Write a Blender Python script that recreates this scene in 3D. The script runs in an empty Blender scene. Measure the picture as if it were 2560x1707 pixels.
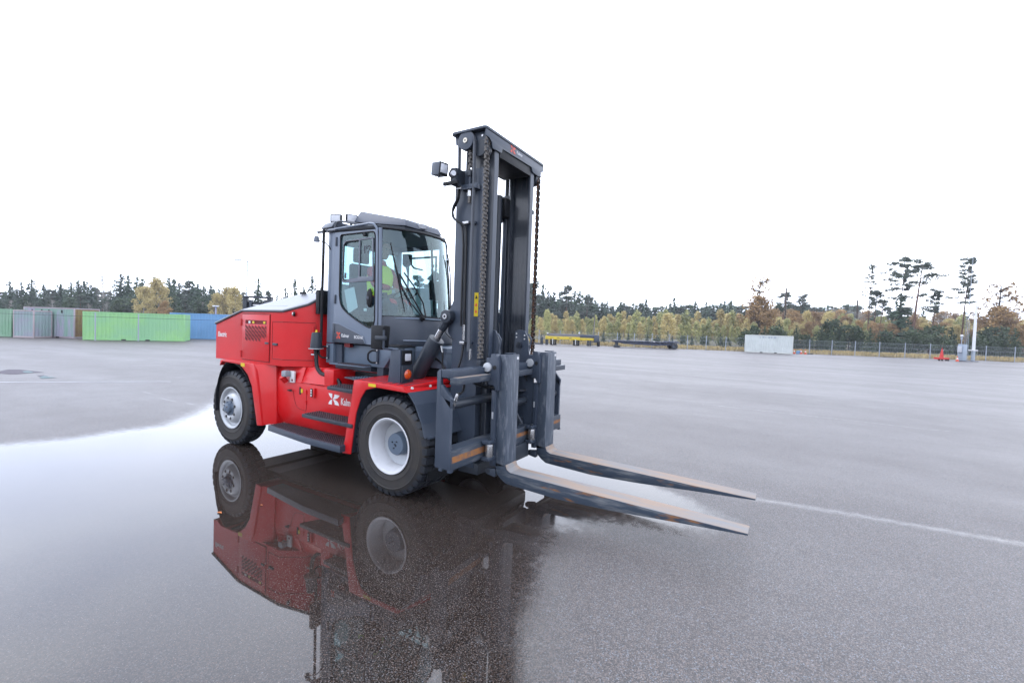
import bpy, bmesh, math, random
import numpy as np
from math import radians, sin, cos, pi, sqrt, atan2
from mathutils import Vector, Matrix

random.seed(7); rng = np.random.default_rng(7)
scene = bpy.context.scene
C = scene.collection

# ------------------------------------------------------------------ camera
CAM = Vector((4.1239, -5.2042, 2.1214))
YAW, PITCH, ROLL = 2.1151, -0.0331, 0.0349
fwd = Vector((cos(YAW)*cos(PITCH), sin(YAW)*cos(PITCH), sin(PITCH)))
rgt = Vector((sin(YAW), -cos(YAW), 0)); up = rgt.cross(fwd)
R_ = cos(ROLL)*rgt + sin(ROLL)*up; U_ = -sin(ROLL)*rgt + cos(ROLL)*up
cam = bpy.data.cameras.new('camera'); cam.sensor_width = 36; cam.lens = 16.16
cam.clip_start = 0.05; cam.clip_end = 6000
co = bpy.data.objects.new('camera', cam); C.objects.link(co)
M = Matrix((R_, U_, -fwd)).transposed().to_4x4(); M.translation = CAM
co.matrix_world = M; scene.camera = co

# ------------------------------------------------------------------ world: bright even overcast
SUN_EL, SUN_AZ = radians(48), radians(200)
w = bpy.data.worlds.new('World'); scene.world = w; w.use_nodes = True
nt = w.node_tree; N = nt.nodes; L = nt.links; N.clear()
out = N.new('ShaderNodeOutputWorld'); bg = N.new('ShaderNodeBackground'); bg.inputs[1].default_value = 0.15
sky = N.new('ShaderNodeTexSky'); sky.sky_type = 'NISHITA'; sky.sun_disc = False
sky.sun_elevation = SUN_EL; sky.sun_rotation = pi/2 - SUN_AZ
tc = N.new('ShaderNodeTexCoord'); mp = N.new('ShaderNodeMapping'); mp.inputs['Scale'].default_value = (1.0, 1.0, 2.6)
no = N.new('ShaderNodeTexNoise'); no.inputs['Scale'].default_value = 1.5; no.inputs['Detail'].default_value = 3; no.inputs['Roughness'].default_value = .45
cr = N.new('ShaderNodeValToRGB')
cr.color_ramp.elements[0].position = .36; cr.color_ramp.elements[0].color = (16.4, 18.2, 22.8, 1)
cr.color_ramp.elements[1].position = .62; cr.color_ramp.elements[1].color = (22.4, 23.8, 27.0, 1)
mx = N.new('ShaderNodeMixRGB'); mx.inputs[0].default_value = 0.93
L.new(tc.outputs['Generated'], mp.inputs[0]); L.new(mp.outputs[0], no.inputs['Vector']); L.new(no.outputs[0], cr.inputs[0])
L.new(sky.outputs[0], mx.inputs[1]); L.new(cr.outputs[0], mx.inputs[2]); L.new(mx.outputs[0], bg.inputs[0]); L.new(bg.outputs[0], out.inputs[0])

sl = bpy.data.lights.new('sun', 'SUN'); sl.energy = 0.7; sl.angle = radians(25); sl.color = (1, .98, .95)
so = bpy.data.objects.new('sun', sl); C.objects.link(so)
sd = Vector((cos(SUN_AZ)*cos(SUN_EL), sin(SUN_AZ)*cos(SUN_EL), sin(SUN_EL)))
so.rotation_euler = sd.to_track_quat('Z', 'Y').to_euler(); so.location = (0, 0, 30)
vs = scene.view_settings; vs.view_transform = 'Standard'; vs.look = 'None'; vs.exposure = 0.0; vs.gamma = 1; vs.use_curve_mapping = False
scene.cycles.max_bounces = 8; scene.cycles.transparent_max_bounces = 16; scene.cycles.use_denoising = True
scene.cycles.volume_bounces = 0

# ------------------------------------------------------------------ materials
def mat(name, col, rough=.5, metal=0, spec=.30, coat=0, col2=None, nscale=6, bump=0, bscale=60, rvar=0, emit=None, coords='Object', stretch=None, sheen=0, thr=(.35, .65)):
    KB = .60; col = tuple(q*KB for q in col); col2 = tuple(q*KB for q in col2) if col2 else None
    m = bpy.data.materials.new(name); m.use_nodes = True; t = m.node_tree; b = t.nodes['Principled BSDF']
    b.inputs['Base Color'].default_value = (*col, 1); b.inputs['Roughness'].default_value = rough
    b.inputs['Metallic'].default_value = metal; b.inputs['Specular IOR Level'].default_value = spec
    b.inputs['Coat Weight'].default_value = coat; b.inputs['Coat Roughness'].default_value = .08
    tc = t.nodes.new('ShaderNodeTexCoord'); src = tc.outputs[coords]
    if stretch:
        mp = t.nodes.new('ShaderNodeMapping'); mp.inputs['Scale'].default_value = stretch
        t.links.new(src, mp.inputs[0]); src = mp.outputs[0]
    if col2 or rvar:
        n = t.nodes.new('ShaderNodeTexNoise'); n.inputs['Scale'].default_value = nscale; n.inputs['Detail'].default_value = 6; n.inputs['Roughness'].default_value = .62
        t.links.new(src, n.inputs['Vector'])
        r = t.nodes.new('ShaderNodeMapRange'); r.inputs[1].default_value = thr[0]; r.inputs[2].default_value = thr[1]
        t.links.new(n.outputs[0], r.inputs[0])
        if col2:
            mixn = t.nodes.new('ShaderNodeMixRGB'); mixn.inputs[1].default_value = (*col, 1); mixn.inputs[2].default_value = (*col2, 1)
            t.links.new(r.outputs[0], mixn.inputs[0]); t.links.new(mixn.outputs[0], b.inputs['Base Color'])
        if rvar:
            r2 = t.nodes.new('ShaderNodeMapRange'); r2.inputs[3].default_value = max(.02, rough-rvar); r2.inputs[4].default_value = rough+rvar
            t.links.new(n.outputs[0], r2.inputs[0]); t.links.new(r2.outputs[0], b.inputs['Roughness'])
    if bump:
        n2 = t.nodes.new('ShaderNodeTexNoise'); n2.inputs['Scale'].default_value = bscale; n2.inputs['Detail'].default_value = 3
        t.links.new(src, n2.inputs['Vector'])
        bn = t.nodes.new('ShaderNodeBump'); bn.inputs['Strength'].default_value = bump; bn.inputs['Distance'].default_value = .01
        t.links.new(n2.outputs[0], bn.inputs['Height']); t.links.new(bn.outputs[0], b.inputs['Normal'])
    return m

RED = mat('red_paint', (.74, .007, .011), .36, spec=.3, coat=.16, col2=(.60, .012, .015), nscale=1.3, rvar=.05, bump=.03, bscale=400)
REDDARK = mat('red_gap', (.16, .004, .006), .6)
SLATE = mat('slate_paint', (.040, .055, .083), .42, col2=(.050, .066, .096), nscale=3, rvar=.08, coat=.1)
SLATE2 = mat('dark_slate_paint', (.026, .033, .046), .4, col2=(.034, .043, .058), nscale=3, rvar=.08)
CAB = mat('cab_grey_paint', (.165, .205, .275), .34, col2=(.15, .19, .255), nscale=2, rvar=.05, coat=.3)
CABD = mat('cab_dark_plastic', (.055, .066, .088), .42, col2=(.062, .075, .1), nscale=4, rvar=.06)
BASEG = mat('blue_grey_paint', (.115, .155, .21), .4, col2=(.13, .17, .23), nscale=3, rvar=.06)
ROOFG = mat('roof_grey', (.15, .17, .21), .4)
BLACK = mat('black_rubber', (.008, .009, .012), .5, spec=.2, rvar=.1, nscale=20)
HOSE = mat('hose_rubber', (.009, .010, .013), .4)
TYRE = mat('tyre_rubber', (.026, .025, .027), .62, col2=(.046, .040, .036), nscale=5, rvar=.1, bump=.15, bscale=120)
TREAD = mat('tyre_tread', (.016, .020, .030), .55, col2=(.03, .034, .042), nscale=9, bump=.2, bscale=90)
RIM = mat('rim_white', (.66, .67, .71), .42, col2=(.52, .52, .53), nscale=5, thr=(.5, .75))
RIM2 = mat('rim_silver', (.60, .62, .65), .35, metal=.25, col2=(.5, .53, .57), nscale=4)
STEEL = mat('bright_steel', (.62, .62, .63), .25, metal=.9, col2=(.45, .45, .46), nscale=30)
CHROME = mat('chrome_rod', (.75, .74, .76), .12, metal=1)
CHAIN = mat('chain_steel', (.22, .20, .185), .5, metal=.35, col2=(.13, .12, .11), nscale=14)
CHAINR = mat('rusty_chain', (.07, .055, .048), .5, metal=.3, col2=(.20, .085, .04), nscale=4, thr=(.48, .66))
WHITE = mat('white_paint', (.82, .82, .83), .5)
LOGO_R = mat('orange_red_print', (.80, .10, .06), .5)
YELLOW = mat('yellow_sticker', (.80, .60, .02), .5, col2=(.75, .55, .02), nscale=40)
INK = mat('black_ink', (.01, .01, .01), .6)
LENS = mat('lamp_lens', (.62, .64, .70), .12, coat=1, col2=(.6, .61, .64), nscale=60)
AMBER = mat('amber_lens', (.75, .12, .01), .15, coat=.8, col2=(.55, .04, .005), nscale=30)
FORKTOP = mat('worn_fork_steel', (.37, .28, .22), .68, metal=0, spec=.14, col2=(.28, .28, .285), nscale=1.6, stretch=(.9, 5, 5), rvar=.12, bump=.1, bscale=30, thr=(.42, .60))
GRATE = mat('step_grating', (.06, .065, .08), .45, metal=.3, col2=(.13, .08, .09), nscale=25)
LIDM = mat('hood_lid_grey', (.30, .31, .34), .34, coat=.0, spec=.35)
TRIM = mat('trim_grey', (.09, .10, .12), .35)
INTER = mat('interior_dark', (.02, .022, .027), .7)
PAPER = mat('paper', (.75, .78, .78), .7)
SEATM = mat('seat_fabric', (.045, .05, .058), .85)
SKIN = mat('skin', (.55, .33, .25), .55)
HAIR = mat('hair', (.03, .02, .015), .7)
VEST = mat('hi_vis_yellow', (1.35, 1.6, .12), .8)
JACKET = mat('red_jacket', (.75, .05, .08), .7, col2=(.6, .04, .07), nscale=9)
TROUS = mat('dark_trousers', (.03, .04, .07), .8)

def forkside_mat():
    m = mat('scratched_fork_paint', (.045, .062, .09), .42, col2=(.19, .20, .21), nscale=2.2, stretch=(1.2, 6, 10), thr=(.5, .72), rvar=.1)
    t = m.node_tree; b = t.nodes['Principled BSDF']; src = b.inputs['Base Color'].links[0].from_socket
    tc = t.nodes.new('ShaderNodeTexCoord'); n = t.nodes.new('ShaderNodeTexNoise'); n.inputs['Scale'].default_value = 3.2; n.inputs['Detail'].default_value = 8
    mp = t.nodes.new('ShaderNodeMapping'); mp.inputs['Scale'].default_value = (1.0, 4, 5)
    r = t.nodes.new('ShaderNodeMapRange'); r.inputs[1].default_value = .60; r.inputs[2].default_value = .68
    mxx = t.nodes.new('ShaderNodeMixRGB'); mxx.inputs[2].default_value = (.15, .07, .03, 1)
    t.links.new(tc.outputs['Object'], mp.inputs[0]); t.links.new(mp.outputs[0], n.inputs['Vector']); t.links.new(n.outputs[0], r.inputs[0])
    t.links.new(r.outputs[0], mxx.inputs[0]); t.links.new(src, mxx.inputs[1]); t.links.new(mxx.outputs[0], b.inputs['Base Color'])
    return m
FORKSIDE = forkside_mat()
def worn_mat(name, base, streak, sc, stretch, lo, hi):
    return mat(name, base, .42, col2=streak, nscale=sc, stretch=stretch, thr=(lo, hi), rvar=.1)
SHANK = worn_mat('scuffed_shank_paint', (.060, .078, .108), (.27, .29, .33), 4, (3, 7, .9), .5, .78)
BARM = worn_mat('scuffed_bar_paint', (.050, .064, .088), (.22, .22, .22), 3, (2, 1.0, 9), .52, .8)
RUSTB = mat('orange_rust', (.36, .15, .05), .7, col2=(.12, .10, .10), nscale=12, thr=(.45, .7))

def glass_mat(name, tint, spec=1.0, dark=0.0):
    m = bpy.data.materials.new(name); m.use_nodes = True; t = m.node_tree; t.nodes.clear()
    o = t.nodes.new('ShaderNodeOutputMaterial'); tr = t.nodes.new('ShaderNodeBsdfTransparent'); tr.inputs[0].default_value = (*tint, 1)
    gl = t.nodes.new('ShaderNodeBsdfGlossy'); gl.inputs['Roughness'].default_value = .015; gl.inputs[0].default_value = (.80, .97, 1.0, 1)
    fr = t.nodes.new('ShaderNodeLayerWeight'); fr.inputs[0].default_value = .5; mxs = t.nodes.new('ShaderNodeMixShader')
    pw = t.nodes.new('ShaderNodeMath'); pw.operation = 'POWER'; pw.inputs[1].default_value = 4; t.links.new(fr.outputs['Facing'], pw.inputs[0])
    mul = t.nodes.new('ShaderNodeMath'); mul.operation = 'MULTIPLY_ADD'; mul.inputs[1].default_value = .85; mul.inputs[2].default_value = .055*spec; mul.use_clamp = True
    t.links.new(pw.outputs[0], mul.inputs[0]); t.links.new(mul.outputs[0], mxs.inputs[0])
    t.links.new(tr.outputs[0], mxs.inputs[1]); t.links.new(gl.outputs[0], mxs.inputs[2]); t.links.new(mxs.outputs[0], o.inputs[0])
    return m
GLASS = glass_mat('cab_glass', (.50, .66, .68), 1.2)
GLASSD = glass_mat('open_pane_glass', (.72, .80, .81), .8)

# ------------------------------------------------------------------ mesh helpers
class MB:
    def __init__(s): s.v = []; s.f = []
    def add(s, v, f):
        b = len(s.v); s.v += [tuple(x) for x in v]; s.f += [tuple(i+b for i in q) for q in f]; return s
    def box(s, x0, x1, y0, y1, z0, z1):
        v = [(x, y, z) for z in (z0, z1) for y in (y0, y1) for x in (x0, x1)]
        return s.add(v, [(0, 2, 3, 1), (4, 5, 7, 6), (0, 1, 5, 4), (2, 6, 7, 3), (0, 4, 6, 2), (1, 3, 7, 5)])
    def prism(s, pts, axis, a, b):
        n = len(pts)
        def mk(p, h): return {'y': (p[0], h, p[1]), 'z': (p[0], p[1], h), 'x': (h, p[0], p[1])}[axis]
        v = [mk(p, a) for p in pts]+[mk(p, b) for p in pts]
        return s.add(v, [tuple(range(n))[::-1], tuple(range(n, 2*n))]+[(i, (i+1) % n, n+(i+1) % n, n+i) for i in range(n)])
    def tube(s, pts, r, n=8, cap=True):
        P = [Vector(p) for p in pts]; rr = r if isinstance(r, (list, tuple)) else [r]*len(P)
        T = [(P[min(i+1, len(P)-1)]-P[max(i-1, 0)]).normalized() for i in range(len(P))]
        a = Vector((0, 0, 1)) if abs(T[0].z) < .9 else Vector((1, 0, 0)); nrm = T[0].cross(a).normalized()
        v = []
        for i, p in enumerate(P):
            nrm = (nrm-T[i]*nrm.dot(T[i])).normalized(); bn = T[i].cross(nrm)
            for k in range(n):
                q = 2*pi*k/n; v.append(p+rr[i]*(cos(q)*nrm+sin(q)*bn))
        f = [(i*n+k, i*n+(k+1) % n, (i+1)*n+(k+1) % n, (i+1)*n+k) for i in range(len(P)-1) for k in range(n)]
        if cap: f += [tuple(range(n))[::-1], tuple(range((len(P)-1)*n, len(P)*n))]
        return s.add(v, f)
    def cyl(s, a, b, r, r2=None, n=16): return s.tube([a, b], [r, r if r2 is None else r2], n)
    def lathe(s, prof, c, axis='y', n=48, close=False):
        c = Vector(c); v = []
        for r, h in prof:
            for k in range(n):
                q = 2*pi*k/n
                if axis == 'y': v.append(c+Vector((r*cos(q), h, r*sin(q))))
                elif axis == 'z': v.append(c+Vector((r*cos(q), r*sin(q), h)))
                else: v.append(c+Vector((h, r*cos(q), r*sin(q))))
        m = len(prof)
        f = [(i*n+k, i*n+(k+1) % n, ((i+1) % m)*n+(k+1) % n, ((i+1) % m)*n+k) for i in range(m if close else m-1) for k in range(n)]
        return s.add(v, f)
    def mesh(s, name, m, bevel=0, ang=.6, flat=False):
        me = bpy.data.meshes.new(name); me.from_pydata(s.v, [], s.f)
        bm = bmesh.new(); bm.from_mesh(me)
        bmesh.ops.recalc_face_normals(bm, faces=bm.faces)
        if bevel:
            es = [e for e in bm.edges if len(e.link_faces) == 2 and e.calc_face_angle(0) > .5]
            try: bmesh.ops.bevel(bm, geom=es, offset=bevel, segments=2, profile=.6, affect='EDGES', clamp_overlap=True)
            except Exception: pass
        bm.to_mesh(me); bm.free()
        if m: me.materials.append(m)
        if not flat:
            me.shade_smooth(); me.set_sharp_from_angle(angle=ang)
        return me
    def build(s, name, m, parent=None, bevel=0, ang=.6, flat=False, loc=None):
        o = bpy.data.objects.new(name, s.mesh(name, m, bevel, ang, flat)); C.objects.link(o)
        if parent: o.parent = parent
        if loc: o.location = loc
        return o
def tag(o, label=None, cat=None, group=None, kind=None):
    if label: o['label'] = label
    if cat: o['category'] = cat
    if group: o['group'] = group
    if kind: o['kind'] = kind
    return o
def empty(name, loc=(0, 0, 0), parent=None):
    o = bpy.data.objects.new(name, None); C.objects.link(o); o.location = loc; o.empty_display_size = .3
    if parent: o.parent = parent
    return o
def inst(name, me, parent=None, loc=(0, 0, 0), rot=(0, 0, 0), scale=(1, 1, 1)):
    o = bpy.data.objects.new(name, me); C.objects.link(o); o.parent = parent; o.location = loc; o.rotation_euler = rot; o.scale = scale
    return o
def copy_tree(o, parent=None):
    c = o.copy(); C.objects.link(c); c.parent = parent
    for ch in list(o.children): copy_tree(ch, c)
    return c
def smooth(pts, k=6):
    P = [Vector(p) for p in pts]; Q = [P[0]*2-P[1]]+P+[P[-1]*2-P[-2]]; o = []
    for i in range(1, len(Q)-2):
        for j in range(k):
            t = j/k; a, b, c, d = Q[i-1], Q[i], Q[i+1], Q[i+2]
            o.append(.5*((2*b)+(c-a)*t+(2*a-5*b+4*c-d)*t*t+(3*b-a-3*c+d)*t**3))
    o.append(P[-1]); return o
def text(name, s, h, m, parent, origin, xdir, zdir, depth=.002, sx=1.0, bold=.0, align='LEFT'):
    cu = bpy.data.curves.new(name, 'FONT'); cu.body = s; cu.size = 1.0; cu.extrude = depth/max(h, .01)/2*.7; cu.offset = bold; cu.align_x = align
    cu.resolution_u = 3
    tmp = bpy.data.objects.new('t', cu); C.objects.link(tmp); dg = bpy.context.evaluated_depsgraph_get(); dg.update()
    me = bpy.data.meshes.new_from_object(tmp.evaluated_get(dg)); bpy.data.objects.remove(tmp)
    X = Vector(xdir).normalized(); Z = Vector(zdir).normalized(); Y = X.cross(Z)
    k = h/.69
    mw = Matrix((X*k*sx, Z*k, -Y*k)).transposed().to_4x4(); mw.translation = Vector(origin)
    me.transform(mw); me.materials.clear(); me.materials.append(m)
    o = bpy.data.objects.new(name, me); C.objects.link(o); o.parent = parent
    return o
def logo(parent, o, xdir, zdir, w, h, m, name='logo_mark'):
    o = Vector(o); X = Vector(xdir).normalized(); Z = Vector(zdir).normalized(); nrm = X.cross(Z)
    pcs = [[(0, 1), (.33, 1), (.33, .53), (.24, .60), (.14, .70), (.06, .83)],
           [(0, 0), (.31, 0), (.33, .47), (.22, .41), (.12, .30), (.04, .16)],
           [(.55, .97), (1, .92), (.92, .78), (.80, .64), (.62, .55), (.38, .51), (.46, .62), (.52, .78)],
           [(.38, .49), (.60, .46), (.80, .36), (.90, .22), (.97, 0), (.58, .04), (.56, .2), (.48, .36)]]
    b = MB()
    for pc in pcs:
        n = len(pc); v = [o+X*w*p[0]+Z*h*p[1]+nrm*e for e in (0, .0015) for p in pc]
        b.add(v, [tuple(range(n))[::-1], tuple(range(n, 2*n))]+[(i, (i+1) % n, n+(i+1) % n, n+i) for i in range(n)])
    return b.build(name, m, parent, flat=True)

# ------------------------------------------------------------------ ground
LOW = -.47
def hgt(x, y):
    r = np.hypot(x, y); t = np.clip((r-14)/26, 0, 1); return LOW*t*t*(3-2*t)
FH = Vector((cos(YAW), sin(YAW), 0))
def yard(px, Z, z=LOW):
    """point of the yard: px = bearing in the photo's column units, Z = metres ahead of the photographer"""
    s = (px-1280)/1149.06
    y = CAM+FH*Z+rgt*(s*Z); y.z = z
    return y
def hz(px): return 815.4+(px-1280)*.0349       # eye level in that column
def elev(px, py, Z): return CAM.z+(hz(px)-py)/1149.06*Z   # height of a point seen at row py

# wetness masks, in metres on the ground
PUD = [(-6.6, -5.5), (-6.3, -3.2), (-6.0, -2.4), (-6.1, -1.8), (-6.0, -1.2), (-6.7, -.35), (-7.43, .36), (-8.9, 1.5), (-7.5, 3.0), (-4.0, 2.6), (-1, 2.3), (.25, 2.05), (.85, 1.9), (2.15, 1.36), (3.05, .98),
       (3.6, .45), (3.25, -.15), (2.5, -.35), (2.15, -.9), (2.3, -1.5), (2.75, -2.3), (3.4, -3.2), (4.2, -4.6), (4.4, -7.5), (-3, -8)]
def sdist(px, py, poly):
    d = np.full(px.shape, 1e9); ins = np.zeros(px.shape, bool); n = len(poly)
    for i in range(n):
        x0, y0 = poly[i]; x1, y1 = poly[(i+1) % n]
        ex, ey = x1-x0, y1-y0; t = np.clip(((px-x0)*ex+(py-y0)*ey)/(ex*ex+ey*ey), 0, 1)
        d = np.minimum(d, np.hypot(px-x0-t*ex, py-y0-t*ey))
        c = ((y0 > py) != (y1 > py)) & (px < ex*(py-y0)/(ey if ey else 1e-9)+x0); ins ^= c
    return np.where(ins, -d, d)
GR = [((-4, -3), .05), ((-6, -1.5), 0), ((-1, -2.5), .22), ((0, -3.2), .36), ((1.5, -2.5), .58), ((1, -1.6), .40), ((2.5, -.2), .45), ((2.6, .6), .05), ((1.2, 1.2), 0), ((-2, 0), .12),
      ((.4, -4.4), .42), ((2.4, -3.2), .62), ((-3, -5), .20), ((-6, -4), .08), ((3.2, -4.4), .68), ((0, 0), .25), ((-3, -.5), .1), ((-1.5, -4.5), .3)]
def build_yard():
    NA = 520; rs = list(np.arange(0.0, 12, .10))+list(np.geomspace(12, 120, 60))
    edge = []
    # yard outline as distance from the truck's front axle
    line = [yard(-1500, 60), yard(-500, 62), yard(0, 66), yard(600, 66), yard(1000, 72), yard(1330, 74), yard(1540, 72.5), yard(2000, 69), yard(2540, 66), yard(3300, 60), yard(5200, 40)]
    ang_l = [atan2(p.y, p.x) for p in line]; dl = [p.xy.length for p in line]
    def lim(a):
        for i in range(len(line)-1):
            p, q = line[i], line[i+1]; d = Vector((cos(a), sin(a)))
            e = (q-p).xy; den = d.x*e.y-d.y*e.x
            if abs(den) < 1e-9: continue
            t = (p.x*e.y-p.y*e.x)/den; u = (p.x*d.y-p.y*d.x)/den
            if t > 0 and 0 <= u <= 1: return t
        return 60
    A = np.linspace(0, 2*pi, NA, endpoint=False); lims = np.array([lim(a) for a in A])
    V = []; 
    for r in rs:
        rr = np.minimum(r, lims) if r > 0 else np.full(NA, .001)
        x = rr*np.cos(A); y = rr*np.sin(A); z = hgt(x, y); V.append(np.stack([x, y, z], 1))
    V = np.concatenate(V); F = [(i*NA+k, i*NA+(k+1) % NA, (i+1)*NA+(k+1) % NA, (i+1)*NA+k) for i in range(len(rs)-1) for k in range(NA)]
    me = bpy.data.meshes.new('asphalt'); me.from_pydata(V.tolist(), [], F)
    x, y = V[:, 0], V[:, 1]
    d = sdist(x, y, PUD)
    far_edge = np.clip(.5-d/(.5+1.1*np.clip((-3.5-x)/2.5, 0, 1)), 0, 1)
    near_soft = np.clip(.5-d/1.5, 0, 1)
    k = np.clip((x-.9)/.8, 0, 1)*np.clip((1.3-y)/.6, 0, 1)
    wet = far_edge*(1-k)+near_soft*k
    # a second small puddle and the shallow film on the joint lines
    for ln, hw_, am in (([(3.75, 1.49), (4.74, 1.63), (6.34, 1.77), (9.5, 2.0)], .15, .50), ([(-11.2, .32), (-8.96, .09), (-7.3, .29)], .06, .45), ([(4.2, 6.5), (9, 5.0), (13, 4.5)], .12, .30), ([(2, 9.5), (8, 9.4)], .10, .46)):
        dd = np.full(len(x), 9.)
        for (x0, y0), (x1, y1) in zip(ln[:-1], ln[1:]):
            tt = np.clip(((x-x0)*(x1-x0)+(y-y0)*(y1-y0))/((x1-x0)**2+(y1-y0)**2), 0, 1); dd = np.minimum(dd, np.hypot(x-x0-tt*(x1-x0), y-y0-tt*(y1-y0)))
        wet = np.maximum(wet, am*np.exp(-(dd/hw_)**2))
    g = np.zeros(len(x)); ws = np.zeros(len(x))
    for (a, b), v in GR:
        q = 1/(((x-a)**2+(y-b)**2)+.15)**1.5; g += q*v; ws += q
    g = .92*g/ws*np.clip(wet*1.2, 0, 1)
    for nm, arr in (('wet', wet), ('grain', g)):
        at = me.attributes.new(nm, 'FLOAT', 'POINT'); at.data.foreach_set('value', arr.astype(np.float32))
    me.shade_smooth()
    m = bpy.data.materials.new('wet_asphalt'); m.use_nodes = True; t = m.node_tree; N = t.nodes; Lk = t.links.new; b = N['Principled BSDF']
    def math_(op, a, bb=None, c=None, clamp=False):
        n = N.new('ShaderNodeMath'); n.operation = op; n.use_clamp = clamp
        for i, q in enumerate((a, bb, c)):
            if q is None: continue
            if isinstance(q, (int, float)): n.inputs[i].default_value = q
            else: Lk(q, n.inputs[i])
        return n.outputs[0]
    def rng_(v, a, bb, c=0, d=1, smooth_=False):
        n = N.new('ShaderNodeMapRange'); n.interpolation_type = 'SMOOTHSTEP' if smooth_ else 'LINEAR'
        Lk(v, n.inputs[0]); n.inputs[1].default_value = a; n.inputs[2].default_value = bb
        for i, q in ((3, c), (4, d)):
            if isinstance(q, (int, float)): n.inputs[i].default_value = q
            else: Lk(q, n.inputs[i])
        return n.outputs[0]
    tc = N.new('ShaderNodeTexCoord'); pos = tc.outputs['Object']
    def noise(sc, det=2, rough=.5, vec=None):
        n = N.new('ShaderNodeTexNoise'); n.inputs['Scale'].default_value = sc; n.inputs['Detail'].default_value = det; n.inputs['Roughness'].default_value = rough
        Lk(vec or pos, n.inputs['Vector']); return n.outputs[0]
    wet_ = N.new('ShaderNodeAttribute'); wet_.attribute_name = 'wet'; gr_ = N.new('ShaderNodeAttribute'); gr_.attribute_name = 'grain'
    fine = noise(100, 3, .65); stone = N.new('ShaderNodeTexVoronoi'); stone.inputs['Scale'].default_value = 135; Lk(pos, stone.inputs['Vector'])
    mid = noise(9, 4, .6); big = noise(1.3, 4, .55)
    # puddle edge broken by the surface relief
    wv = math_('ADD', wet_.outputs['Fac'], math_('MULTIPLY', math_('SUBTRACT', mid, .5), .35))
    wv = math_('ADD', wv, math_('MULTIPLY', math_('SUBTRACT', fine, .5), .5))
    w = rng_(wv, .25, .78, smooth_=True)
    # aggregate standing proud of the film
    gth = rng_(gr_.outputs['Fac'], 0, 1, .80, .42)
    gv = math_('SUBTRACT', fine, gth)
    ex = rng_(gv, -.03, .05)
    water = math_('MULTIPLY', w, math_('SUBTRACT', 1, ex, clamp=True), clamp=True)
    # streaks of damp on the open yard
    mp = N.new('ShaderNodeMapping'); mp.inputs['Rotation'].default_value = (0, 0, -(YAW-pi/2)); mp.inputs['Scale'].default_value = (.09, .34, 1); Lk(pos, mp.inputs[0])
    st = noise(1.0, 5, .6, mp.outputs[0])
    dry_r = rng_(st, .30, .70, .57, .46)
    dry_r = math_('ADD', dry_r, math_('MULTIPLY', math_('SUBTRACT', big, .5), .12))
    rough = math_('ADD', math_('MULTIPLY', water, .02), math_('MULTIPLY', math_('SUBTRACT', 1, water), dry_r))
    Lk(rough, b.inputs['Roughness'])
    Lk(rng_(water, 0, 1, 1.45, 1.54), b.inputs['IOR'])
    # colour: dark binder, paler and reddish stones
    ramp = N.new('ShaderNodeValToRGB'); e = ramp.color_ramp.elements
    e[0].position = 0; e[0].color = (.015, .012, .011, 1); e[1].position = 1; e[1].color = (.12, .108, .10, 1)
    for p, c in ((.35, (.028, .022, .019)), (.55, (.048, .037, .031)), (.72, (.082, .056, .044)), (.86, (.066, .064, .066))):
        q = e.new(p); q.color = (*c, 1)
    Lk(stone.outputs['Color'], ramp.inputs[0])
    drk = N.new('ShaderNodeMixRGB'); drk.blend_type = 'MULTIPLY'; drk.inputs[0].default_value = 1
    Lk(ramp.outputs[0], drk.inputs[1]); gm = rng_(fine, .35, .65, .55, 1.15); cg = N.new('ShaderNodeCombineXYZ'); [Lk(gm, cg.inputs[i]) for i in range(3)]; Lk(cg.outputs[0], drk.inputs[2])
    drk2 = N.new('ShaderNodeMixRGB'); drk2.blend_type = 'MULTIPLY'; drk2.inputs[0].default_value = 1; Lk(drk.outputs[0], drk2.inputs[1])
    cg2 = N.new('ShaderNodeCombineXYZ'); [Lk(rng_(water, 0, 1, (1.55, 1.76, 2.00)[i], .62), cg2.inputs[i]) for i in range(3)]; Lk(cg2.outputs[0], drk2.inputs[2])
    Lk(drk2.outputs[0], b.inputs['Base Color'])
    bp = N.new('ShaderNodeBump'); bp.inputs['Distance'].default_value = .004
    Lk(math_('MULTIPLY', math_('SUBTRACT', 1, water), .40), bp.inputs['Strength']); Lk(fine, bp.inputs['Height'])
    Lk(bp.outputs[0], b.inputs['Normal'])
    me.materials.append(m)
    o = bpy.data.objects.new('asphalt', me); C.objects.link(o); o['kind'] = 'structure'
    return o
build_yard()
SOIL = mat('soil_and_dry_grass', (.12, .09, .045), .95, col2=(.07, .08, .03), nscale=.6, bump=.3, bscale=20)
def build_ground():
    NA = 96; rs = [0, 8, 12, 14, 16, 18, 20, 22, 24, 26, 28, 30, 32, 34, 36, 38, 40, 44, 50, 60, 80, 120, 200, 400, 900, 2500]
    V = []; 
    for r in rs:
        for k in range(NA):
            a = 2*pi*k/NA; x, y = r*cos(a), r*sin(a); V.append((x, y, float(hgt(x, y))-(.14 if r < 62 else .06)))
    F = [(i*NA+k, i*NA+(k+1) % NA, (i+1)*NA+(k+1) % NA, (i+1)*NA+k) for i in range(len(rs)-1) for k in range(NA)]
    me = bpy.data.meshes.new('ground'); me.from_pydata(V, [], F); me.materials.append(SOIL)
    o = bpy.data.objects.new('ground', me); C.objects.link(o); o['kind'] = 'structure'
build_ground()

# ================================================================== the forklift truck
truck = empty('forklift_truck')
tag(truck, 'large red and slate-grey forklift truck in the puddle, its long forks pointing right', 'forklift')
T = truck
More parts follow.
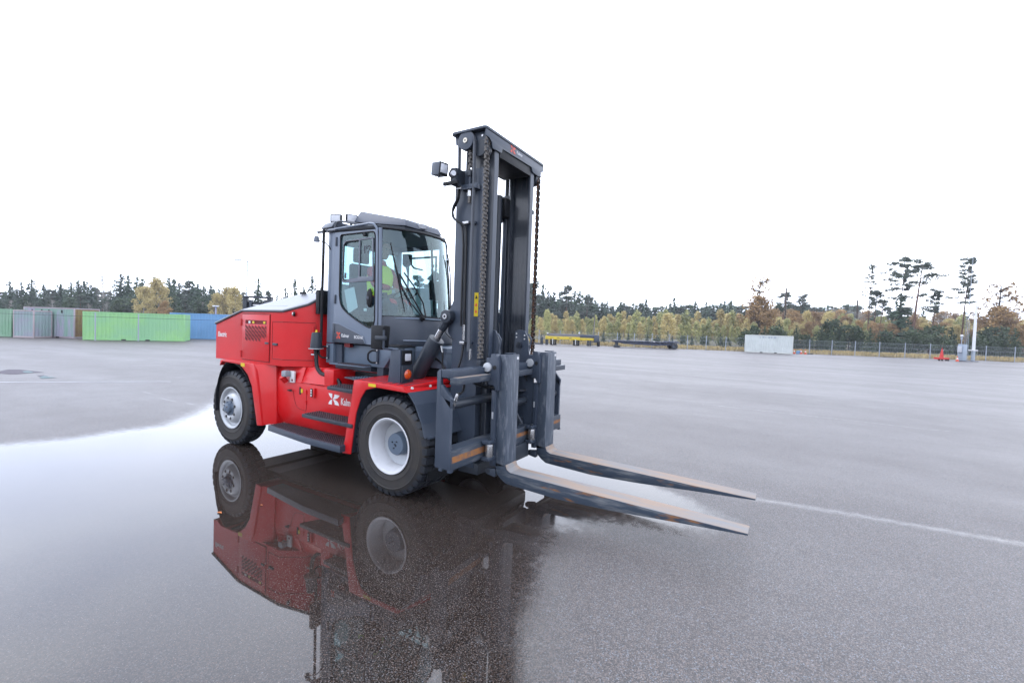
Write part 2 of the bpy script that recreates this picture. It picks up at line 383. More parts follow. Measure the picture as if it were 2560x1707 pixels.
# ---- rear body
def zroof(x):   # near-side top edge
    return None
plan = [(-4.28, -1.1), (-2.36, -1.1), (-2.06, -.9), (-1.93, -.68), (-1.93, .68), (-2.06, .9), (-2.36, 1.1), (-4.28, 1.1)]
top = [2.0, 2.225, 2.34, 2.50, 2.50, 2.34, 2.225, 2.0]
b = MB()
P_ = [(-4.28, -1.1, 2.0), (-3.47, -1.1, 2.22), (-2.36, -1.1, 2.225), (-2.06, -.9, 2.335), (-1.93, -.68, 2.50), (-1.93, .68, 2.50), (-2.06, .9, 2.335), (-2.36, 1.1, 2.225), (-3.47, 1.1, 2.22), (-4.28, 1.1, 2.0)]
n = len(P_)
b.add([(x, y, 1.40 if x < -2.3 else 1.405) for x, y, z in P_]+P_, [tuple(range(n))[::-1]]+[(i, (i+1) % n, n+(i+1) % n, n+i) for i in range(n)])
ridge = [(-2.62, -.58, 2.515), (-1.93, -.58, 2.53), (-1.93, .58, 2.53), (-2.62, .58, 2.515)]
hood = b.build('rear_body', RED, T)
# lid: hipped plates
b = MB(); o_ = .012
lidv = [(-4.30, -1.115, 2.012), (-3.47, -1.115, 2.238), (-2.355, -1.115, 2.243), (-2.05, -.912, 2.353), (-1.90, -.69, 2.52), (-1.90, .69, 2.52), (-2.05, .912, 2.353), (-2.355, 1.115, 2.243), (-3.47, 1.115, 2.238), (-4.30, 1.115, 2.012),
        (-2.62, -.60, 2.535), (-1.90, -.60, 2.548), (-1.90, .60, 2.548), (-2.62, .60, 2.535)]
b.add(lidv, [(0, 1, 8, 9), (1, 10, 13, 8), (1, 2, 10), (2, 3, 11, 10), (3, 4, 11), (10, 11, 12, 13), (13, 12, 6, 7), (7, 8, 13), (6, 12, 5)])
lid = b.build('hood_lid', LIDM, T, flat=True)
def strip(pts, w, m, name, parent=T, h=.035):
    return MB().tube(pts, w, 6).build(name, m, parent)
for s in (-1, 1):
    strip([(-4.29, s*1.108, 1.995), (-3.47, s*1.108, 2.222), (-2.36, s*1.108, 2.228), (-2.055, s*.906, 2.338), (-1.92, s*.68, 2.505)], .020, TRIM, 'lid_edge_trim')
for (x, y, z) in ((-3.1, -.93, 2.335), (-2.55, -.93, 2.335)):   # stiffening folds
    MB().tube([(x, y, z), (x+.22, y+.13, z+.077)], .006, 6).build('lid_fold', TRIM, lid)
for x, y in ((-2.55, -.66), (-2.15, -.66)):
    MB().box(x-.06, x+.06, y-.02, y+.02, 2.515, 2.55).build('lid_hinge', BLACK, lid, bevel=.004)
MB().tube([(-3.25, -1.0, 2.30), (-2.42, -1.0, 2.306)], .004, 5).build('lid_seam', TRIM, lid)
MB().tube([(-2.3, -.86, 2.37), (-2.12, -.62, 2.52)], .004, 5).build('lid_seam', TRIM, lid)
# louvred door
ly = -1.104
door = MB().prism([(-3.45, 1.445), (-2.70, 1.445), (-2.70, 2.165), (-3.45, 2.165)], 'y', ly-.010, ly+.004).build('louvred_door', RED, T, bevel=.003)
MB().prism([(-3.462, 1.433), (-2.688, 1.433), (-2.688, 2.177), (-3.462, 2.177)], 'y', ly-.0015, ly+.004).build('door_gap', REDDARK, door)
sl_ = MB(); lx0, lx1, lz0, lz1 = -3.36, -2.77, 1.73, 2.075
nc = 26
for i in range(nc):
    x = lx0+(lx1-lx0)*(i+.5)/nc
    sl_.box(x-.0058, x+.0058, ly-.0125, ly-.009, lz1-.06, lz1)
    for j in range(5):
        z = lz1-.075-j*.062-(i % 4)*.012
        if z < lz0+.05+(.05 if i > 19 else 0): continue
        sl_.add([(x-.009, ly-.0125, z), (x+.004, ly-.0125, z), (x+.012, ly-.0125, z-.05), (x-.001, ly-.0125, z-.05)], [(0, 1, 2, 3)])
so_ = sl_.build('louvre_slots', INK, door, flat=True); so_['kind'] = 'stuff'
for x, c in ((-3.24, WHITE), (-3.13, YELLOW), (-2.83, YELLOW)):
    MB().box(x-.028, x+.028, ly-.0128, ly-.0126, lz1-.05, lz1-.015).build('small_label', c, door)
for z in (1.98, 1.47):
    MB().cyl((-3.475, ly-.012, z), (-3.475, ly-.012, z+.11), .012, n=8).build('door_hinge', RED, door)
MB().box(-2.80, -2.71, ly-.022, ly-.008, 1.715, 1.745).build('door_handle', CABD, door, bevel=.004)
# second service door wraps the corner
for (x0, y0), (x1, y1), u0, u1 in (((-4.28, -1.1), (-2.36, -1.1), .86, 1.0), ((-2.36, -1.1), (-2.06, -.9), 0, 1), ((-2.06, -.9), (-1.93, -.68), 0, .42)):
    a = Vector((x0+(x1-x0)*u0, y0+(y1-y0)*u0, 0)); c = Vector((x0+(x1-x0)*u1, y0+(y1-y0)*u1, 0)); nn = Vector((c.y-a.y, -(c.x-a.x), 0)).normalized()
    for z in (1.50, 2.065):
        MB().tube([a+nn*.001+Vector((0, 0, z)), c+nn*.001+Vector((0, 0, z))], .005, 6).build('service_door_seam', REDDARK, hood)
MB().tube([(-2.632, -1.101, 1.50), (-2.632, -1.101, 2.065)], .004, 6).build('service_door_seam', REDDARK, hood)
MB().tube([(-2.003, -.806, 1.50), (-2.003, -.806, 2.04)], .004, 6).build('service_door_seam', REDDARK, hood)
MB().box(-2.60, -2.49, -1.122, -1.10, 1.705, 1.74).build('service_door_handle', CABD, hood, bevel=.004)
for z in (1.60, 1.92):
    MB().cyl((-2.01, -.84, z), (-2.01, -.84, z+.09), .010, n=8).build('service_door_hinge', RED, hood)
MB().cyl((-2.20, -1.02, 2.19), (-2.215, -1.04, 2.19), .034, n=20).build('lock_ring', BLACK, hood)
MB().cyl((-2.215, -1.04, 2.19), (-2.225, -1.05, 2.19), .024, n=20).build('lock_knob', WHITE, hood)
MB().cyl((-1.955, -.735, 2.06), (-1.97, -.745, 2.06), .012, n=10).build('bolt_head', WHITE, hood)
MB().cyl((-1.965, -.735, 2.41), (-1.975, -.745, 2.41), .02, n=12).build('rubber_plug', BLACK, hood)
text('electric_lettering', 'Electric', .078, WHITE, T, (-4.215, -1.1015, 1.78), (1, 0, 0), (0, 0, 1), sx=.80, bold=.022)
MB().box(-4.30, -4.22, -.70, .70, .62, 1.45).build('rear_counterweight', SLATE2, T, bevel=.02)
# ---- rear fender
for s in (-1, 1):
    yo, yi = s*1.19, s*.80
    def fend(pts_out, name, m=RED):
        return MB().prism(pts_out, 'y', yi, yo).build(name, m, T, bevel=.008)
    arch = [(-3.98, 1.30), (-3.95, 1.40), (-3.42, 1.405), (-2.98, 1.405), (-2.92, 1.30), (-2.72, .47), (-2.86, .455), (-3.02, 1.05), (-3.14, 1.22), (-3.36, 1.36), (-3.88, 1.375), (-3.93, 1.345)]
    a_ = fend(arch, 'rear_fender')
    mb = MB(); ar = [(-3.70+.70*cos(q)*(.62 if q > pi/2 else 1.02), .64+.735*sin(q)) for q in [radians(35+i*11) for i in range(15)]]
    for (x0, z0), (x1, z1) in zip(ar[:-1], ar[1:]):
        mb.add([(x0, s*1.17, z0), (x1, s*1.17, z1), (x1, s*.70, z1), (x0, s*.70, z0), (x0*1.0, s*1.17, z0+.012), (x1, s*1.17, z1+.012), (x1, s*.70, z1+.012), (x0, s*.70, z0+.012)], [(0, 1, 2, 3), (4, 7, 6, 5), (0, 4, 5, 1), (3, 2, 6, 7)])
    mb.build('rear_wheel_liner', BLACK, T)
    MB().box(-4.2, -2.95, *sorted((s*.72, s*.70)), .45, 1.39).build('rear_inner_panel', BLACK, T)
    # pillar that steps in towards the chassis
    mb = MB(); mb.add([(-2.985, s*1.186, 1.398), (-2.745, s*1.186, .475), (-2.60, s*1.03, .49), (-2.66, s*1.015, 1.398), (-2.985, s*.7, 1.398), (-2.745, s*.7, .475), (-2.60, s*.7, .49), (-2.66, s*.7, 1.398)],
        [(0, 1, 2, 3), (4, 7, 6, 5), (0, 4, 5, 1), (1, 5, 6, 2), (2, 6, 7, 3), (3, 7, 4, 0)]); mb.build('fender_pillar', RED, T, bevel=.004)
MB().box(-3.33, -3.22, -1.193, -1.190, 1.335, 1.39).build('yellow_label', YELLOW, T)
# ---- chassis
ch = MB()
side = [(-1.0, 1.165), (-1.0, .66), (-.93, .50), (-.60, .42), (.60, .42), (.93, .50), (1.0, .66), (1.0, 1.165)]
ch.prism(side, 'x', -2.9, -.62)
chassis = ch.build('chassis', RED, T, bevel=.006)
MB().box(-2.88, -.64, -.90, .90, .395, .417).build('belly_plate', BLACK, T)
MB().box(-4.3, -2.9, -.72, .72, .55, 1.42).build('rear_frame', SLATE2, T)
MB().box(-.62, .55, -.5, .5, .40, 1.36).build('drive_axle_housing', SLATE2, T)
MB().box(-.5, .5, -.62, .62, .50, .80).build('front_frame', SLATE2, T)
MB().box(-.25, .42, -.50, .50, 1.361, 1.54).build('dark_filler_block', BLACK, T, bevel=.02)  # added black block, darkens the bright gap behind the tilt cylinder
up_ = MB().prism([(-1.0, 1.172), (-.93, 1.40), (.93, 1.40), (1.0, 1.172)], 'x', -2.9, -2.05).build('upper_frame', RED, T, bevel=.004)
mb = MB(); mb.add([(-2.05, -.995, 1.175), (-1.52, -.985, 1.185), (-1.58, -.86, 1.42), (-2.10, -.90, 1.40), (-2.05, -.5, 1.175), (-1.52, -.5, 1.185), (-1.58, -.5, 1.42), (-2.10, -.5, 1.40)],
    [(0, 1, 2, 3), (4, 7, 6, 5), (0, 4, 5, 1), (1, 5, 6, 2), (2, 6, 7, 3), (3, 7, 4, 0)])
mb.build('sloped_cover', RED, T, bevel=.008)
MB().box(-2.9, -.62, -1.002, .9, 1.160, 1.172).build('chassis_top_plate', RED, T, bevel=.002)
MB().box(-1.55, -1.35, -.98, -.5, 1.175, 1.42).build('frame_box', RED, T, bevel=.01)
MB().box(-1.72, -1.5, -.86, -.58, 1.18, 1.31).build('square_tube', RED, T, bevel=.006)
dr = MB(); dr.tube(smooth([(-2.24, -1.001, 1.045), (-2.20, -1.001, .90), (-2.13, -1.001, .80), (-1.96, -1.001, .775), (-1.92, -1.001, .80), (-1.915, -1.001, 1.09)], 4), .004, 5); dr.build('side_hatch_seam', REDDARK, chassis)
for z in (.87, 1.02): MB().cyl((-1.915, -1.008, z), (-1.915, -1.008, z+.06), .010, n=8).build('hatch_hinge', RED, chassis)
MB().box(-2.085, -2.05, -1.006, -.999, 1.00, 1.11).build('grip_slot', INK, chassis)
MB().box(-2.045, -2.005, -1.007, -1.001, 1.03, 1.085).build('yellow_label', YELLOW, chassis)
MB().cyl((-2.29, -1.0, 1.04), (-2.29, -1.03, 1.04), .016, n=12).build('hatch_latch', BLACK, chassis)
MB().box(-2.33, -2.24, -1.04, -1.025, 1.03, 1.052).build('hatch_latch', BLACK, chassis, bevel=.004)
MB().box(-1.80, -1.70, -1.03, -1.0, .99, 1.13).build('isolator_box', RED, chassis, bevel=.006)
MB().box(-1.78, -1.735, -1.036, -1.03, 1.0, 1.12).build('isolator_face', INK, chassis)
for z in (1.02, 1.06, 1.095): MB().cyl((-1.757, -1.036, z), (-1.757, -1.043, z), .013, n=10).build('isolator_pin', WHITE, chassis)
logo(T, (-1.415, -1.002, .935), (1, 0, 0), (0, 0, 1), .235, .155, WHITE)
text('maker_lettering', 'Kalmar', .093, WHITE, T, (-1.155, -1.002, .955), (1, 0, 0), (0, 0, 1), sx=.72, bold=.014)
GREYP = mat('grey_plastic', (.32, .34, .38), .5)
# charge plug
cp = MB().box(-2.29, -2.19, -1.03, -1.0, 1.165, 1.335).build('socket_plate', WHITE, T, bevel=.004)
MB().box(-2.37, -2.26, -1.12, -1.03, 1.25, 1.34).build('plug_body', GREYP, cp, bevel=.02)
MB().cyl((-2.35, -1.11, 1.25), (-2.35, -1.05, 1.17), .04, n=16).build('plug_cap', RED, cp)
MB().cyl((-2.225, -1.034, 1.20), (-2.225, -1.029, 1.20), .018, n=12).build('plate_hole', REDDARK, cp)
# ---- lower running board
rb = MB().prism([(-2.52, -1.215), (-1.45, -1.335), (-.72, -1.345), (-.78, -.98), (-2.5, -.98)], 'z', .43, .515).build('running_board', SLATE, T, bevel=.006)
g = MB()
for i in range(46):
    for j in range(8):
        x = -2.46+i*.0375; yo = -1.205-(x+2.52)*.112 if x < -1.45 else -1.325
        y = yo+.02+j*.034
        if y > -1.0: continue
        g.box(x-.006, x+.006, y-.008, y+.008, .517, .530)
gg = g.build('grip_studs', GRATE, rb, flat=True); gg['kind'] = 'stuff'
MB().prism([(-2.50, -1.20), (-1.45, -1.32), (-.76, -1.33), (-.80, -.99), (-2.48, -.99)], 'z', .5155, .5185).build('tread_plate', mat('tread_plate', (.10, .05, .065), .4, metal=.3, col2=(.14, .13, .16), nscale=40), rb)
for z, x0, x1, yo, yi in ((.80, -1.66, -.60, -1.25, -.97), (1.225, -1.22, -.60, -1.18, -.80)):
    st = MB().prism([(x0, yo), (x1, yo-.02), (x1, yi), (x0+.12, yi), (x0+.01, yo+.06)], 'z', z-.05, z).build('step', SLATE2, T, bevel=.008)
    g = MB()
    nx = int((x1-x0)/.045)
    for i in range(nx):
        for j in range(7):
            x = x0+.05+i*.045; y = yo+.025+j*.036
            if y > yi-.01: continue
            g.box(x-.010, x+.010, y-.006, y+.010, z+.001, z+.014)
    gg = g.build('grip_studs', GRATE, st, flat=True); gg['kind'] = 'stuff'
    MB().box(x0+.2, x1, yi, yi+.03, z-.10, z-.03).build('step_bracket', RED, st)
st = MB().prism([(-1.12, -.98), (-.30, -1.16), (-.35, -.70), (-.95, -.70)], 'z', 1.325, 1.345).build('step', SLATE, T, bevel=.004)
g = MB()
for i in range(12):
    for j in range(5): g.box(-.95+i*.05, -.93+i*.05, -.98+j*.05, -.955+j*.05, 1.346, 1.357)
gg = g.build('grip_studs', BASEG, st, flat=True); gg['kind'] = 'stuff'
# oil-cooler grille between steps
gr_ = MB().box(-1.66, -.72, -.60, -.52, 1.19, 1.375).build('cooler_grille', SLATE2, T, bevel=.01)
for k in range(9): MB().box(-1.62, -.76, -.612, -.601, 1.205+k*.018, 1.212+k*.018).build('grille_slat', BLACK, gr_)
# ---- front fenders
for s in (-1, 1):
    prof = [(-.60, 1.365), (-.48, 1.375), (.25, 1.36), (.31, 1.30), (-.20, 1.312), (-.38, 1.265), (-.47, 1.15), (-.55, .95), (-.635, .41), (-.79, .40), (-.74, .62), (-.62, 1.22)]
    o = MB().prism(prof, 'y', s*1.25, s*1.235).build('front_fender', RED, T, bevel=.003)
    # inner skin following the arch
    band = [(-.635, .42), (-.55, .95), (-.47, 1.15), (-.38, 1.265), (-.20, 1.31), (.30, 1.298)]
    mb = MB()
    for (x0, z0), (x1, z1) in zip(band[:-1], band[1:]):
        mb.add([(x0, s*1.235, z0), (x1, s*1.235, z1), (x1, s*.62, z1), (x0, s*.62, z0), (x0-.03, s*1.235, z0+.015), (x1-.012, s*1.235, z1+.02), (x1-.012, s*.62, z1+.02), (x0-.03, s*.62, z0+.015)],
               [(0, 1, 2, 3), (4, 7, 6, 5), (0, 4, 5, 1), (3, 2, 6, 7), (0, 3, 7, 4), (1, 5, 6, 2)])
    mb.build('fender_liner', SLATE2, T)
    mb = MB(); mb.add([(-.775, s*1.248, .41), (-.60, s*1.248, 1.36), (-.60, s*1.0, 1.36), (-.66, s*1.0, .41), (-.66, s*1.235, .41), (-.50, s*1.235, 1.30), (-.50, s*1.0, 1.30)],
        [(0, 1, 2, 3)]); mb.build('fender_back', RED, T, flat=True)
    # top deck with non-slip strips and sloped nose
    dk = MB(); dk.add([(-.60, s*1.249, 1.368), (.25, s*1.249, 1.362), (.36, s*.75, 1.395), (.42, s*.45, 1.41), (.18, s*.45, 1.455), (-.60, s*.45, 1.40),
                       (-.60, s*1.249, 1.345), (.25, s*1.249, 1.33), (.36, s*.75, 1.36), (.42, s*.45, 1.38), (.18, s*.45, 1.42), (-.60, s*.45, 1.37)],
        [(0, 1, 2, 3, 4, 5), (11, 10, 9, 8, 7, 6), (0, 6, 7, 1), (1, 7, 8, 2), (2, 8, 9, 3), (3, 9, 10, 4), (4, 10, 11, 5), (5, 11, 6, 0)])
    deck = dk.build('fender_deck', RED, T, bevel=.003)
    mb = MB(); mb.add([(.25, s*1.250, 1.362), (.36, s*.45, 1.392), (.40, s*.45, 1.315), (.31, s*1.250, 1.298)], [(0, 1, 2, 3)])
    mb.add([(.24, s*1.250, 1.362), (.35, s*.45, 1.392), (.39, s*.45, 1.315), (.30, s*1.250, 1.298)], [(0, 1, 2, 3)]); mb.build('fender_nose', RED, T, flat=True)
    for k in range(7):
        x = -.52+k*.12
        MB().add([(x, s*1.20, 1.371), (x+.035, s*1.20, 1.371), (x+.055, s*.66, 1.390+.001*k), (x+.02, s*.66, 1.390+.001*k)], [(0, 1, 2, 3)]).build('antislip_strip', SLATE, deck, flat=True)
    for yy in (1.14, .86):
        MB().cyl((.275+(1.25-yy)*.13, s*yy, 1.338+(1.25-yy)*.02), (.29+(1.25-yy)*.13, s*yy, 1.342+(1.25-yy)*.02), .016, n=12).build('bolt_head', WHITE, T)
    # dark inner wing and mud flap ahead of the wheel
    wing = [(.32, 1.30), (.44, 1.17), (.55, .96), (.58, .86), (.58, .24), (.565, .24), (.56, .85), (.53, .95), (.42, 1.15), (.29, 1.285)]
    mb = MB()
    path = [(.32, 1.30), (.44, 1.17), (.55, .96), (.60, .80)]
    for (x0, z0), (x1, z1) in zip(path[:-1], path[1:]):
        mb.add([(x0, s*1.225, z0), (x1, s*1.225, z1), (x1+.08, s*.45, z1), (x0+.08, s*.45, z0), (x0-.02, s*1.225, z0), (x1-.02, s*1.225, z1), (x1+.06, s*.45, z1), (x0+.06, s*.45, z0)],
               [(0, 1, 2, 3), (4, 7, 6, 5), (0, 4, 5, 1), (1, 5, 6, 2), (2, 6, 7, 3), (3, 7, 4, 0)])
    mb.build('front_wing', SLATE, T)
    MB().prism([(.45, .82), (.62, .80), (.60, .78), (.56, .26), (.545, .26), (.56, .78)], 'y', *sorted((s*1.13, s*.55))).build('mud_flap', BLACK, T)
    MB().box(.60, .64, *sorted((s*1.2, s*.5)), .79, .815).build('flap_strip', SLATE, T, bevel=.004)
MB().box(-.33, -.20, -1.2535, -1.2505, 1.315, 1.352).build('yellow_label', YELLOW, T)
MB().cyl((-.60, -1.20, 1.18), (-.62, -1.19, 1.10), .014, n=8).build('cable_gland', STEEL, T)
MB().tube(smooth([(-.60, -1.22, 1.33), (-.615, -1.22, 1.2), (-.62, -1.22, 1.1), (-.61, -1.23, .98), (-.60, -1.24, .9)]), .007, 6).build('cable', HOSE, T)
MB().box(-.645, -.60, -1.235, -1.205, 1.0, 1.12).build('cable_connector', BLACK, T, bevel=.005)

# ---- wheels
W_ = .315
prof = []
def tyre_profile(R=.61):
    h = W_/2
    return [(.335, -h+.045), (.345, -h+.02), (.375, -h+.008), (.40, -h+.004), (.405, -h-.001), (.415, -h+.003), (.46, -h-.004), (.505, -h-.002), (.512, -h-.007), (.522, -h-.002), (.55, -h+.010), (.572, -h+.024), (.578, -h+.045), (.58, 0), (.578, h-.045), (.575, h-.024), (.55, h-.010), (.505, h+.002), (.46, h+.004), (.40, h-.004), (.345, h-.02), (.335, h-.045)]
tb = MB().lathe(tyre_profile(), (0, 0, 0), 'y', 96)
tyre_me = tb.mesh('tyre', TYRE)
lg = MB(); NL = 34
for s in (-1, 1):
    for i in range(NL):
        a0 = 2*pi*(i+(.5 if s > 0 else 0))/NL; da = 2*pi/NL*.36
        vv = []
        for (aa) in (a0-da, a0+da):
            for (r, y) in ((.548, s*(W_/2-.003)), (.600, s*(W_/2-.022)), (.613, s*(W_/2-.055)), (.614, s*.012), (.57, s*.012), (.54, s*(W_/2-.05))):
                aa2 = aa+(.05*(W_/2-abs(y))/W_)*s
                vv.append((r*cos(aa2), y, r*sin(aa2)))
        lg.add(vv, [(0, 1, 2, 3, 4, 5), (11, 10, 9, 8, 7, 6)]+[(k, (k+1) % 6, 6+(k+1) % 6, 6+k) for k in range(6)])
tread_me = lg.mesh('tread_blocks', TREAD, flat=True)
yo = -W_/2
deep = MB().lathe([(.337, yo+.012), (.345, yo+.004), (.337, yo-.001), (.318, yo+.006), (.306, yo+.022), (.302, yo+.045), (.290, yo+.06), (.272, yo+.22), (.262, yo+.262), (.20, yo+.275), (.165, yo+.27), (.16, yo+.30), (0, yo+.30)], (0, 0, 0), 'y', 72).mesh('deep_rim', RIM, ang=.9)
back = MB().lathe([(.337, -yo-.02), (.30, -yo-.03), (.27, yo+.2), (.10, yo+.24)], (0, 0, 0), 'y', 48).mesh('rim_back', RIM2)
hubd = MB().lathe([(.0, yo+.115), (.07, yo+.11), (.128, yo+.118), (.138, yo+.135), (.14, yo+.20), (.158, yo+.27)], (0, 0, 0), 'y', 40).mesh('hub_cap', BASEG, ang=.6)
flat_r = MB().lathe([(.337, yo+.01), (.345, yo+.002), (.332, yo-.002), (.312, yo+.008), (.300, yo+.030), (.292, yo+.055), (.262, yo+.062), (.245, yo+.030), (.215, yo-.012), (.195, yo-.022), (.150, yo-.022), (.135, yo-.01), (.0, yo+.0)], (0, 0, 0), 'y', 72).mesh('disc_rim', RIM2, ang=.8)
hubr = MB().lathe([(.0, yo-.085), (.06, yo-.083), (.082, yo-.070), (.088, yo-.02), (.118, yo-.012), (.118, yo+.01)], (0, 0, 0), 'y', 24)
for k in range(6):
    q = pi/3*k+.2; hubr.cyl((.105*cos(q), yo-.03, .105*sin(q)), (.105*cos(q), yo-.005, .105*sin(q)), .026, n=6)
hubr_me = hubr.mesh('wheel_hub', BASEG)
hole_me = MB().cyl((0, yo-.0235, 0), (0, yo-.005, 0), .026, n=16).mesh('rim_hole', BLACK)
nut_me = MB().cyl((0, yo-.040, 0), (0, yo-.015, 0), .013, n=6).mesh('wheel_nut', STEEL)
nut2_me = MB().cyl((0, yo+.100, 0), (0, yo+.118, 0), .010, n=6).mesh('hub_bolt', SLATE2)
def wheel(x, y, s, kind, det=True):
    w_ = empty('wheel', (x, y, .61), T); w_.rotation_euler = (0, 0, 0 if s < 0 else pi)
    inst('tyre', tyre_me, w_)
    t_ = inst('tread_blocks', tread_me, w_, rot=(0, random.random(), 0)); t_['kind'] = 'stuff'
    if kind == 'deep':
        inst('rim', deep, w_); inst('rim_back', back, w_); inst('hub_cap', hubd, w_)
        for q, rr in ((.9, .05), (2.6, .05), (4.4, .05), (.2, 0), (5.6, .02)): inst('hub_bolt', nut2_me, w_, (rr*cos(q), 0, rr*sin(q)))
    elif kind == 'disc':
        inst('rim', flat_r, w_); inst('rim_back', back, w_); inst('wheel_hub', hubr_me, w_)
        for k in range(8):
            q = 2*pi*k/8+.25; inst('rim_hole', hole_me, w_, (.172*cos(q), 0, .172*sin(q)))
            inst('wheel_nut', nut_me, w_, (.172*cos(q), 0, .172*sin(q)))
        for k in range(4):
            q = pi/2*k+.6; inst('hub_bolt', nut_me, w_, (.06*cos(q), -.055, .06*sin(q)))
    else: inst('rim', back, w_)
for s in (-1, 1):
    wheel(0, s*(1.2152-W_/2), s, 'deep'); wheel(0, s*(.89-W_/2), s, 'inner')
    wheel(-3.7485, s*(1.1213-W_/2), s, 'disc')
MB().cyl((0, -.9, .61), (0, .9, .61), .14, n=20).build('drive_axle', SLATE2, T)
MB().cyl((-3.7485, -.8, .61), (-3.7485, .8, .61), .09, n=16).build('steer_axle', SLATE2, T)

# ---- cab base
Y0, Y1 = -.80, .60
cb = MB().box(-1.46, -.30, -.72, Y1, 1.49, 1.775).build('cab_base', BASEG, T, bevel=.01)
MB().box(-1.76, -1.60, Y0, Y1, 1.49, 1.775).build('cab_rear_post', BASEG, T, bevel=.006)
MB().box(-1.60, -1.46, -.76, Y1, 1.49, 1.77).build('cab_base_recess', SLATE, T)
MB().prism([(-.78, 1.50), (-.78, 1.78), (-.25, 1.78), (-.25, 1.66), (-.42, 1.66), (-.55, 1.50)], 'y', Y0, -.70).build('base_corner', BASEG, T, bevel=.006)
MB().box(-.25, .30, -.52, .52, 1.53, 1.80).build('front_base_panel', BASEG, T, bevel=.008)
MB().box(-.25, .31, -.525, .525, 1.735, 1.752).build('panel_edge', CAB, T)
MB().box(-1.52, -.80, -.80, -.55, 1.425, 1.495).build('entry_sill', SLATE, T, bevel=.005)
es = MB().box(-1.53, -.79, -.92, -.72, 1.488, 1.503).build('entry_step', BASEG, T, bevel=.003)
g = MB()
for i in range(16):
    for j in range(4): g.box(-1.36+i*.034, -1.345+i*.034, -.905+j*.04, -.88+j*.04, 1.504, 1.517)
gg = g.build('grip_studs', GRATE, es, flat=True); gg['kind'] = 'stuff'
MB().box(-1.62, -1.52, -.74, -.64, 1.30, 1.49).build('cab_mount', SLATE, T)
MB().box(-.72, -.60, -.76, -.64, 1.38, 1.50).build('cab_mount', SLATE, T)
MB().box(-1.2, -.7, -.65, -.45, 1.40, 1.46).build('frame_beam', SLATE2, T)
MB().box(-1.36, -1.24, -.80, -.74, 1.74, 1.80).build('door_stop', REDDARK, T)
for x in (-1.70, -.66):
    y = -.82; hb = MB().box(x-.012, x+.018, y-.01, y+.02, 1.545, 1.745).build('grab_handle', SLATE, T, bevel=.003)
    MB().tube(smooth([(x, y-.02, 1.725), (x-.05, y-.05, 1.725), (x-.085, y-.075, 1.69), (x-.09, y-.08, 1.645), (x-.085, y-.075, 1.60), (x-.05, y-.05, 1.565), (x, y-.02, 1.565)]), .014, 8).build('grab_loop', BLACK, hb)
    for z in (1.56, 1.73): MB().cyl((x+.004, y-.01, z), (x+.004, y-.02, z), .010, n=8).build('bolt_head', WHITE, hb)
# ---- cab
zb = 1.785; zt = 3.40
rear = MB(); rear.box(-1.76, -1.60, Y0, Y0+.09, zb, zt); rear.box(-1.76, -1.66, Y1-.09, Y1, zb, zt); rear.box(-1.76, -1.66, Y0+.09, Y1-.09, zb, 2.25); rear.box(-1.76, -1.66, Y0+.09, Y1-.09, 3.25, zt)
rear.build('rear_post', CAB, T, bevel=.012)
MB().add([(-1.70, Y0+.09, 2.25), (-1.70, Y1-.09, 2.25), (-1.70, Y1-.09, 3.25), (-1.70, Y0+.09, 3.25)], [(0, 1, 2, 3)]).build('rear_window', GLASS, T, flat=True)
MB().box(-1.66, -.3, Y0+.03, Y1-.03, 1.79, 1.82).build('cab_floor', INTER, T)
rf = MB().prism([(-1.80, Y0+.01), (-.74, Y0+.01), (-.50, -.52), (-.44, -.1), (-.50, .35), (-.74, Y1-.01), (-1.80, Y1-.01)], 'z', 3.405, 3.435).build('cab_roof', SLATE2, T, bevel=.008)
MB().prism([(-1.70, Y0+.05), (-.74, Y0+.05), (-.46, -.45), (-.44, .25), (-.74, Y1-.05), (-1.70, Y1-.05)], 'z', 3.385, 3.402).build('headlining', mat('headlining', (.22, .26, .28), .9), T)
# cab door: frame with large rounded lower window, as a ring
def ring(outer, inner, axis, a, b_):
    n = len(outer); mb = MB()
    def mk(p, h): return (p[0], h, p[1]) if axis == 'y' else (h, p[0], p[1])
    v = [mk(p, a) for p in outer]+[mk(p, a) for p in inner]+[mk(p, b_) for p in outer]+[mk(p, b_) for p in inner]
    f = []
    for i in range(n):
        j = (i+1) % n; f += [(i, j, n+j, n+i), (2*n+i, 3*n+i, 3*n+j, 2*n+j), (i, 2*n+i, 2*n+j, j), (n+i, n+j, 3*n+j, 3*n+i)]
    return mb.add(v, f)
def resample(poly, n, start):
    P = [Vector(p) for p in poly]+[Vector(poly[0])]; ln = [0]
    for i in range(1, len(P)): ln.append(ln[-1]+(P[i]-P[i-1]).length)
    o = []
    for k in range(n):
        t = ln[-1]*k/n
        for i in range(1, len(P)):
            if ln[i] >= t-1e-9:
                u = (t-ln[i-1])/max(1e-9, ln[i]-ln[i-1]); o.append(tuple(P[i-1].lerp(P[i], u))); break
    return o
def rounded(poly, r, k=4):
    o = []; n = len(poly)
    for i in range(n):
        rr = r[i] if isinstance(r, (list, tuple)) else r
        p, a, c = Vector(poly[i]), Vector(poly[i-1]), Vector(poly[(i+1) % n])
        da = (a-p); dc = (c-p); ra = min(rr, da.length*.45); rc = min(rr, dc.length*.45)
        s_, e_ = p+da.normalized()*ra, p+dc.normalized()*rc
        for j in range(k+1):
            t = j/k; o.append(tuple((1-t)**2*s_+2*t*(1-t)*p+t*t*e_))
    return o
WIN = [(-1.475, 3.345), (-.765, 3.345), (-.735, 2.10), (-.80, 2.03), (-.90, 2.045), (-1.30, 2.22), (-1.475, 2.36)]
OUT = [(-1.595, 3.395), (-.71, 3.395), (-.675, 2.10), (-.675, 1.80), (-.90, 1.80), (-1.40, 1.80), (-1.595, 1.80)]
